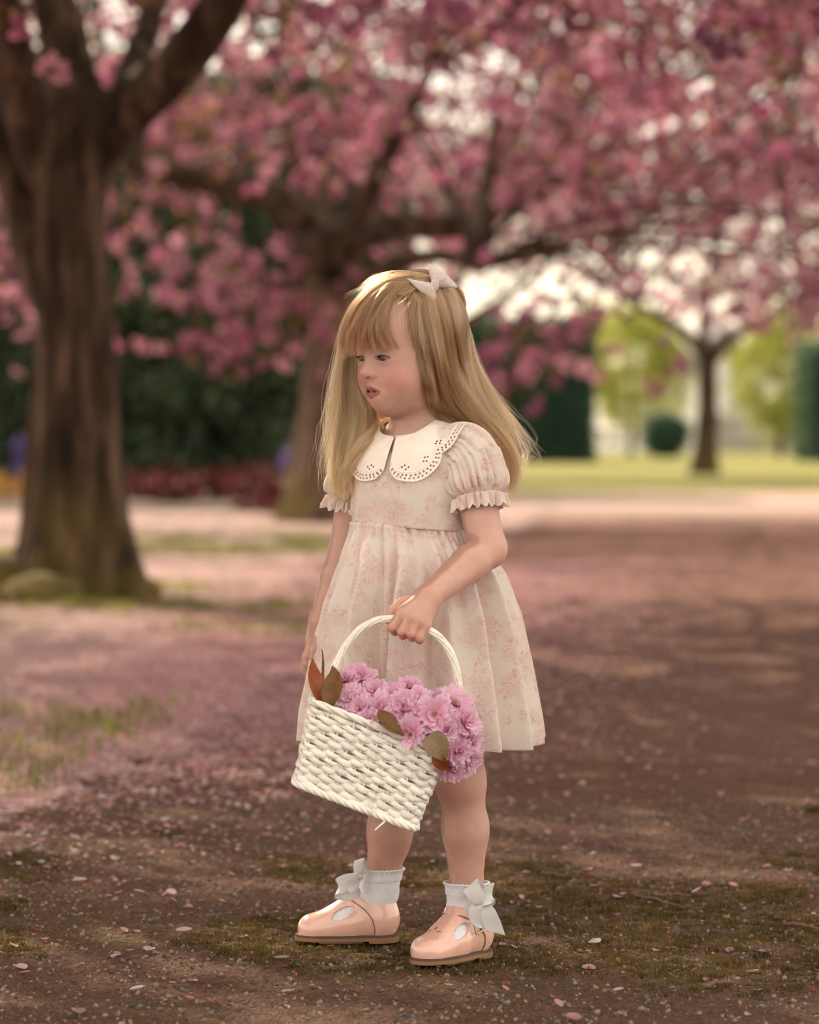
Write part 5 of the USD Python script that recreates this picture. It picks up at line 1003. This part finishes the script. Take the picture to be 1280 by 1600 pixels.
# far side, falling past the far cheek to the chest
far = [[W(560, 470, .03), W(533, 520, .035), W(529, 570, .035), W(531, 620, .030), W(525, 680, .020), W(519, 730, .008), W(526, 780, .004)],
       [W(566, 480, .035), W(541, 530, .04), W(538, 580, .036), W(542, 635, .026), W(536, 690, .010), W(530, 740, -.002), W(536, 778, -.002)],
       [W(575, 490, .03), W(552, 540, .04), W(549, 590, .032), W(556, 640, .020), W(553, 695, .002), W(545, 735, -.008), W(541, 768, -.008)],
       [W(580, 500, .03), W(560, 550, .035), W(559, 600, .028), W(570, 645, .012), W(570, 685, -.008), W(556, 712, -.016), W(545, 745, -.016)],
       [W(585, 510, .03), W(568, 560, .035), W(570, 610, .028), W(584, 650, .008), W(590, 672, -.010), W(574, 694, -.024), W(556, 718, -.024)]]
grow('far_side_hair', far, 4200, 5, locks=50, spread=.0050, depth=.006, npt=24, col=PALE, wav=.0055, fray=.0022, tipcut=.42)
backfall = [[W(640, 460, .09), W(600, 540, .095), W(580, 620, .09), W(566, 700, .085), W(562, 760, .08)], [W(690, 470, .09), W(680, 560, .095), W(670, 640, .09), W(665, 710, .085), W(668, 770, .08)], [W(720, 480, .06), W(740, 560, .075), W(755, 640, .075), W(770, 710, .07), W(790, 770, .06)]]
grow('back_hair', backfall, 2600, 6, locks=40, spread=.006, depth=.004, npt=18, col=GOLD, wav=.003)
# loose wind-blown ends and flyaways
wisps = [[W(733, 515, .02), W(747, 580, .02), W(782, 650, .02), W(812, 690, .02), W(831, 713, .025), W(825, 724, .03)],
         [W(736, 540, .02), W(754, 600, .02), W(788, 652, .025), W(816, 700, .025), W(817, 730, .02), W(803, 738, .02)],
         [W(738, 570, .01), W(752, 640, .01), W(784, 700, .01), W(804, 740, .012), W(802, 770, .01), W(789, 783, .01)],
         [W(728, 500, .03), W(738, 540, .03), W(754, 590, .03), W(780, 640, .03), W(804, 680, .035), W(833, 700, .04)]]
grow('loose_ends', wisps, 420, 7, locks=60, spread=.013, depth=0, npt=26, col=PALE, wav=.006, rad=.00015, fray=.0035, tipcut=.5, lockpull=.3)
leftw = [[W(540, 500, .03), W(527, 560, .03), W(518, 620, .02), W(512, 680, .01), W(510, 740, .005)], [W(545, 520, .02), W(532, 590, .02), W(526, 650, .01), W(520, 710, .0), W(522, 770, .0)]]
grow('loose_ends', leftw, 240, 8, locks=50, spread=.018, depth=0, npt=22, col=PALE, wav=.006, rad=.00014, fray=.0045, tipcut=.5, lockpull=.2)
topw = [g(.014, (690, 436), (640, 424), (600, 428), (566, 446), (540, 480)), g(.012, (650, 446), (625, 452), (606, 462), (600, 476), (602, 490)), g(.014, (660, 470), (662, 520), (668, 560)) + [W(668, 590, -.075), W(655, 615, -.082)]]
grow('loose_ends', topw, 170, 12, locks=40, spread=.012, depth=0, npt=18, col=PALE, wav=.004, rad=.00013, fray=.003, tipcut=.5, lockpull=.2)
# ------------------------------------------------------------------ wicker basket
M_wick = mat('white_wicker', {'tc': ('texture_coordinate', {}), 'n': ('noise_texture', {'scale': 120.0, 'detail': 4.0}), 'n2': ('noise_texture', {'scale': 35.0, 'detail': 3.0}), 'r': ('rgb_ramp', {'ramp': [(.28, (.56, .50, .41)), (.45, (.80, .77, .71)), (.7, (.87, .85, .81))]}),
                              'oi': ('object_info', {}), 'hs': ('hsv', {}), 'vv': ('math', {'math_type': 'multiply_add', 'value2': .16, 'value3': .92}), 'mx': ('math', {'math_type': 'multiply_add', 'value2': .5}), 'hf': ('math', {'math_type': 'multiply', 'value2': .5}),
                              'b': ('bump', {'strength': .5, 'distance': .0006}), 'p': ('principled_bsdf', {'roughness': .55, 'specular_ior_level': .35})},
             [('tc.object', 'n.vector'), ('tc.object', 'n2.vector'), ('n2.fac', 'hf.value1'), ('n.fac', 'mx.value1'), ('hf.value', 'mx.value3'), ('mx.value', 'r.fac'), ('oi.random', 'vv.value1'), ('vv.value', 'hs.value'), ('r.color', 'hs.color'), ('hs.color', 'p.base_color'), ('n.fac', 'b.height'), ('b.normal', 'p.normal')])
basket = thing('basket', 'white wicker basket tilted in her hand, heaped with pink blossom', 'basket')
BY = -.205
B0 = W(555, 1257, BY); _a = math.radians(-20.9)
BE1, BE2, BE3 = np.array([math.cos(_a), 0, math.sin(_a)]), np.array([-math.sin(_a), 0, math.cos(_a)]), np.array([0, 1.0, 0])
BR = np.stack([BE1, BE3, BE2])           # basket coordinates: along, away from the camera, up
def BW(q): return np.asarray(q, float) @ BR + B0
BH = .104
def bsize(h):                             # (left, right, half depth) at height h
    k = h / BH; return -.0800 - .0185 * k, .0800 + .0035 * k, .043 + .006 * k
def bloop(h, n, rad=.016):
    l, r, d = bsize(h); poly = sg.box(l + rad, -d + rad, r - rad, d - rad).buffer(rad, 16); L = poly.exterior.length
    p = np.array([poly.exterior.interpolate(i / n * L).coords[0] for i in range(n)]); t = np.roll(p, -1, 0) - np.roll(p, 1, 0); t /= np.linalg.norm(t, axis=1, keepdims=True)
    nn = np.stack([t[:, 1], -t[:, 0]], 1); c = np.array([(l + r) / 2, 0]); nn *= np.sign((nn * (p - c)).sum(1, keepdims=True).mean()); return p, nn
NST = 30; rb = np.random.default_rng(21)
rows = 18
for k in range(rows):
    h = .0065 + (BH - .0125) * k / (rows - 1); n = NST * 9; p, nn = bloop(h, n); s = np.arange(n) / 9.0
    if (nn * (p - p.mean(0))).sum() < 0: nn = -nn
    off = .0026 * np.cos(np.pi * s + np.pi * (k % 2)) * (1 + .18 * np.sin(s * 1.7 + k * 2.1)); q = p + nn * off[:, None]
    hz = h + .0009 * np.sin(np.pi * s + np.pi * (k % 2)) + .0010 * np.sin(s * .9 + k * 1.9) * (.4 + .6 * rb.uniform()) - .0006 * np.cos(np.pi * s + np.pi * (k % 2)) + rb.normal(0, .0003)
    obj('weaver', tube(BW(np.stack([q[:, 0], q[:, 1], hz], 1)), (.00215 + rb.uniform(-.0003, .0003)) * (1 + .14 * np.sin(s * 2.3 + k)), 8, closed=True, flat=(BE2, 1.72)), M_wick, basket, smooth=True)
pts = [bloop(h, NST * 9)[0] for h in (.001, BH)]
for j in range(NST):
    a, b = pts[0][j * 9], pts[1][j * 9]; obj('stake', tube(BW([[a[0], a[1], .001], [(a[0] + b[0]) / 2, (a[1] + b[1]) / 2, BH / 2], [b[0], b[1], BH + .002]]), 0.0014, 6), M_wick, basket)
def rope(h, grow_, strands, rad, twist, name, amp):
    n = 420; p, nn = bloop(h, n)
    if (nn * (p - p.mean(0))).sum() < 0: nn = -nn
    s = np.arange(n) / n * 2 * np.pi
    for k in range(strands):
        a = twist * s + 2 * np.pi * k / strands; q = p + nn * (grow_ + amp * np.cos(a))[:, None]
        obj(name, tube(BW(np.stack([q[:, 0], q[:, 1], h + amp * np.sin(a) * .9], 1)), rad, 8, closed=True), M_wick, basket, smooth=True)
rope(BH + .0035, .0008, 3, .0028, 8, 'rim_cane', .0026); rope(.0030, .0018, 4, .0024, 11, 'foot_cane', .0032)
l, r, d = bsize(.003); bp = sg.box(l + .012, -d + .012, r - .012, d - .012).buffer(.010, 8); m = trimesh.creation.extrude_polygon(bp, .003, engine='earcut'); obj('basket_floor', (BW(np.asarray(m.vertices) + [0, 0, .003]), np.asarray(m.faces)), M_wick, basket)
arch = spline(np.array([[-.089, 0, .060], [-.0885, 0, .110], [-.0875, 0, .150], [-.083, 0, .186], [-.067, 0, .221], [-.044, 0, .2375], [-.009, 0, .2435], [.029, 0, .236], [.057, 0, .211], [.0745, 0, .176], [.081, 0, .130], [.083, 0, .060]]), 150)
for k in range(6):
    s = np.linspace(0, 1, 150); a = 2 * np.pi * (k / 6 + s * 3.0); t = np.gradient(arch, axis=0); t /= np.linalg.norm(t, axis=1, keepdims=True); nn = np.cross(t, [0, 1, 0])
    q = arch + .0032 * np.cos(a)[:, None] * nn + .0032 * np.sin(a)[:, None] * np.array([0, 1.0, 0]); obj('handle_cane', tube(BW(q), .0019, 8), M_wick, basket, smooth=True)
tw = spline(np.array([W(601, 1284, -.255), W(594, 1290, -.258), W(586, 1297, -.262)]), 8); obj('loose_twig', tube(tw, np.linspace(.0014, .0008, 8), 6), M_wick, basket)
# ------------------------------------------------------------------ blossoms and leaves in it
M_petal = mat('petal', {'a': ('attribute', {'attribute': 'tint'}), 'oi': ('object_info', {}), 'hs': ('hsv', {}), 'sv': ('math', {'math_type': 'multiply_add', 'value2': .5, 'value3': .85}), 'tc': ('texture_coordinate', {}), 'n': ('noise_texture', {'scale': 900.0}), 'b': ('bump', {'strength': .3, 'distance': .0005}),
                        'p': ('principled_bsdf', {'roughness': .55, 'specular_ior_level': .25}), 't': ('translucent_bsdf', {}), 'x': ('mix_closure', {'fac': .38})},
              [('oi.random', 'sv.value1'), ('sv.value', 'hs.saturation'), ('a.color', 'hs.color'), ('hs.color', 'p.base_color'), ('hs.color', 't.color'), ('tc.object', 'n.vector'), ('n.fac', 'b.height'), ('b.normal', 'p.normal'), ('p.BSDF', 'x.closure1'), ('t.BSDF', 'x.closure2')], surface='x.closure')
M_stamen = plain('stamen', (.52, .46, .14), .7); M_calyx = plain('calyx', (.22, .07, .05), .6)
def petal_mesh(rr, L, wd, open_, az, base_h, deep):
    n, m = 7, 7; s = np.linspace(0, 1, n)[:, None]; u = np.linspace(-1, 1, m)[None]
    w = wd * np.sin(np.pi * np.clip(.07 + .62 * s, 0, 1)) ** .8
    x = L * s - .24 * L * np.abs(u) ** 3 * s ** 4; notch = .0030 * np.exp(-(u / .22) ** 2) * (s > .95) + .0010 * rr.normal(0, 1, (1, m)) * (s > .75) * 1.3; x = x - notch
    y = w * u; z = .35 * L * (s ** 1.6) * rr.uniform(-.5, .25) + .30 * wd * (u ** 2) * (1 - .4 * s) + .0009 * np.sin(u * 6 + rr.uniform(0, 6)) * s ** 2
    ca, sa = math.cos(open_), math.sin(open_); X = x * ca - z * sa; Z = x * sa + z * ca + base_h
    tw_ = rr.normal(0, .15); Y = y * math.cos(tw_); Z = Z + y * math.sin(tw_); c, s_ = math.cos(az), math.sin(az)
    V_ = np.stack([X * c - Y * s_, X * s_ + Y * c, Z], -1)
    col = np.array([.88, .48, .64]) * (1 - s[..., None]) * 1 + np.array([.92, .70, .83]) * s[..., None]; col = col * (1 + 0 * u[..., None]); base = np.array(deep); k = np.exp(-(s / .34) ** 2)[..., None]; col = col * (1 - .6 * k) + .6 * k * base
    col = col * (1 + .05 * rr.normal()) + .02 * np.sin(u * 9)[..., None]
    return sheet(V_), np.clip(col.reshape(-1, 3), .02, .92)
def blossom_class(name, seed, whorls, R, deep, eye_):
    rr = np.random.default_rng(seed); c = klass(name)
    for cnt, L, wd, op, h in whorls:
        a0 = rr.uniform(0, 6)
        for k in range(cnt):
            (v, f), col = petal_mesh(rr, R * L * rr.uniform(.9, 1.1), R * wd * rr.uniform(.85, 1.15), math.radians(op) + rr.normal(0, .13), a0 + 2 * np.pi * k / cnt + rr.normal(0, .14), h * R, deep)
            obj('petal', (v, f), M_petal, c, smooth=True, color=col)
    if eye_:
        st = []
        for k in range(14):
            a, t_ = rr.uniform(0, 6.28), rr.uniform(.1, .8); d = np.array([math.cos(a) * math.sin(t_), math.sin(a) * math.sin(t_), math.cos(t_)]); st.append(tube([d * .001, d * R * .28, d * R * .36], [.00022, .0002, .0006], 4))
        obj('stamens', join(st), M_stamen, c)
    m = trimesh.creation.cone(radius=R * .16, height=R * .5, sections=10); v = np.asarray(m.vertices) * [1, 1, -1] + [0, 0, .001]; obj('calyx', (v, np.asarray(m.faces)[:, ::-1]), M_calyx, c, smooth=True)
    return c
BC = [blossom_class('blossom_open', 1, [(9, 1.0, .36, 8, 0), (8, .88, .34, 30, .05), (4, .6, .30, 58, .08)], .0215, (.74, .36, .52), True),
      blossom_class('blossom_full', 2, [(10, 1.0, .36, 2, 0), (10, .92, .34, 24, .05), (8, .78, .32, 46, .08), (5, .58, .30, 74, .1)], .0215, (.70, .30, .48), False),
      blossom_class('blossom_round', 3, [(10, .98, .36, -12, 0), (10, .95, .34, 14, .05), (9, .85, .32, 38, .08), (6, .7, .33, 68, .1)], .0205, (.66, .22, .42), False),
      blossom_class('blossom_pale', 4, [(11, 1.05, .36, 10, 0), (9, .9, .34, 26, .04), (5, .55, .28, 60, .06)], .024, (.80, .58, .62), True),
      blossom_class('blossom_deep', 5, [(9, 1.0, .36, 18, 0), (8, .88, .32, 40, .05), (4, .6, .28, 64, .08)], .0205, (.62, .10, .27), False)]
def orient(direction, roll):
    z = np.asarray(direction, float); z /= np.linalg.norm(z); x = np.cross([.3, .9, .2], z); x /= np.linalg.norm(x); y = np.cross(z, x); c, s = math.cos(roll), math.sin(roll)
    return np.stack([c * x + s * y, -s * x + c * y, z], 1)
spots_ = [(541, 1064, -.200, 2, -.5, .9), (562, 1058, -.190, 1, -.1, .9), (586, 1080, -.212, 4, .1, .6), (549, 1090, -.225, 1, -.3, .7), (563, 1108, -.238, 1, -.1, .3), (593, 1108, -.236, 1, .1, .5), (575, 1126, -.246, 2, -.1, .2), (606, 1128, -.246, 2, .1, .2),
          (618, 1088, -.214, 1, .0, .9), (629, 1104, -.234, 1, -.1, .6), (652, 1094, -.222, 1, .1, .9), (679, 1117, -.246, 3, .0, .25), (712, 1098, -.222, 0, .4, .7), (699, 1142, -.250, 1, .2, .15), (728, 1128, -.236, 1, .6, .4), (640, 1147, -.256, 0, -.25, -.05),
          (736, 1160, -.236, 1, .8, .1), (716, 1176, -.250, 2, .45, -.2), (707, 1200, -.244, 2, .3, -.6), (733, 1186, -.232, 1, .8, -.3), (664, 1148, -.240, 1, .0, .2), (690, 1096, -.198, 1, .2, .9), (640, 1075, -.190, 2, .0, 1.), (655, 1122, -.236, 4, 0, .4)]
rf = np.random.default_rng(31)
where = ['leftmost double blossom, touching the broad olive brown leaf', 'upright pink blossom second from the brown leaves along the back', 'blossom with a dark crimson heart in the left heap', 'pale ruffled blossom right beside the foot of the olive brown leaf', 'pink blossom pressed against the left part of the rim',
 'blossom in the dip between the two heaps, above the drooping brown leaf', 'low pink blossom peeping over the middle left of the rim', 'blossom half covered by the drooping dark brown leaf', 'back blossom straight below the knuckles of her hand', 'big ruffled blossom above the drooping brown leaf', 'tall ruffled blossom at the top of the right heap',
 'wide pale blossom with a yellow green centre, facing forward', 'blossom with yellow stamens at the foot of the handle on the right', 'pink blossom under the wide pale one, above the greenish tan leaf', 'blossom at the right edge of the heap, below the handle foot', 'pale open blossom hanging in front of the weave left of the greenish tan leaf',
 'outermost blossom on the right, halfway down', 'round deep pink blossom right of the greenish tan leaf', 'lowest blossom, hanging below the right end of the rim', 'small blossom on the right just above the lowest ones', 'blossom squeezed between the open hanging one and the greenish tan leaf', 'back blossom behind the wide pale one', 'back blossom right under her fingers against the skirt', 'dark pink blossom between the two ruffled ones of the right heap']
for i, (px, py, y, kind, dx, dz) in enumerate(spots_):
    R = orient([dx, -1 + abs(dx) * .3, dz], rf.uniform(0, 6)); M4 = np.eye(4); M4[:3, :3] = R * rf.uniform(1.02, 1.25); M4[:3, 3] = W(px, py, y) - R[:, 2] * .004
    b = thing('cherry_blossom', where[i], 'blossom', group='blossoms heaped in the basket', mat4=M4)
    b.GetReferences().AddInternalReference(BC[kind].GetPath()); b.SetInstanceable(True)
def leaf_mesh(path, width, face, fold=.35, serr=.0007, n=34):
    c = spline(path, n); t = np.gradient(c, axis=0); t /= np.linalg.norm(t, axis=1, keepdims=True); f_ = np.asarray(face, float); f_ = f_ - (t @ f_)[:, None] * t; f_ /= np.linalg.norm(f_, axis=1, keepdims=True); side = np.cross(t, f_)
    s = np.linspace(0, 1, n); w = width * np.clip(np.sin(np.pi * s ** .85) ** .8, 0, 1) * (1 - .35 * s ** 3) + serr * (np.arange(n) % 2) * (s > .08) * (s < .95); u = np.linspace(-1, 1, 9)
    vein = .0005 * np.cos(np.abs(u)[None] * 9 - s[:, None] * 46)
    V_ = c[:, None] + side[:, None] * (w[:, None] * u[None])[..., None] + f_[:, None] * (fold * w[:, None] * np.abs(u)[None] ** 1.3 + vein * (np.abs(u)[None] > .1))[..., None]
    return sheet(V_, thick=.0004)
def leaf_mat(nm, c1, c2):
    return mat(nm, {'tc': ('texture_coordinate', {}), 'n': ('noise_texture', {'scale': 70.0, 'detail': 4.0}), 'r': ('rgb_ramp', {'ramp': [(.35, c1), (.65, c2)]}), 'p': ('principled_bsdf', {'roughness': .42}), 't': ('translucent_bsdf', {}), 'x': ('mix_closure', {'fac': .35})},
               [('tc.object', 'n.vector'), ('n.fac', 'r.fac'), ('r.color', 'p.base_color'), ('r.color', 't.color'), ('p.BSDF', 'x.closure1'), ('t.BSDF', 'x.closure2')], surface='x.closure')
M_rust, M_bronze, M_olive = leaf_mat('rust_leaf', (.36, .085, .025), (.46, .14, .045)), leaf_mat('bronze_leaf', (.17, .085, .02), (.30, .13, .03)), leaf_mat('olive_leaf', (.30, .22, .12), (.40, .28, .15))
for pth, wd, face, mt, lab in (
    ([(504, 1102, -.225), (497, 1078, -.222), (490, 1052, -.212), (489, 1028, -.204)], .0105, (.35, -1, .2), M_rust, 'rust red cherry leaf standing at the left rim of the basket'),
    ([(516, 1106, -.232), (518, 1085, -.228), (522, 1062, -.218), (519, 1040, -.208)], .0135, (-.2, -1, .1), M_bronze, 'broad olive brown cherry leaf standing just right of the rust red leaf'),
    ([(508, 1085, -.208), (506, 1060, -.202), (506, 1036, -.196), (503, 1014, -.190)], .0035, (-1, -.5, .1), M_bronze, 'narrow curled leaf tip rising behind the two broad leaves'),
    ([(592, 1110, -.256), (600, 1122, -.260), (613, 1136, -.262), (632, 1150, -.262)], .0115, (.1, -.7, .8), M_bronze, 'dark brown leaf drooping over the middle of the rim'),
    ([(668, 1150, -.262), (678, 1160, -.270), (688, 1174, -.272), (694, 1190, -.268)], .0160, (.0, -1, .35), M_olive, 'dull greenish tan leaf hanging over the right end of the weave'),
    ([(676, 1178, -.262), (686, 1188, -.266), (696, 1197, -.262), (705, 1203, -.258)], .0090, (-.2, -1, -.3), M_rust, 'small russet leaf tucked under the lowest blossoms')):
    tag(obj('cherry_leaf', leaf_mesh([W(*p) for p in pth], wd, face), mt, None, smooth=True), lab, 'leaf')
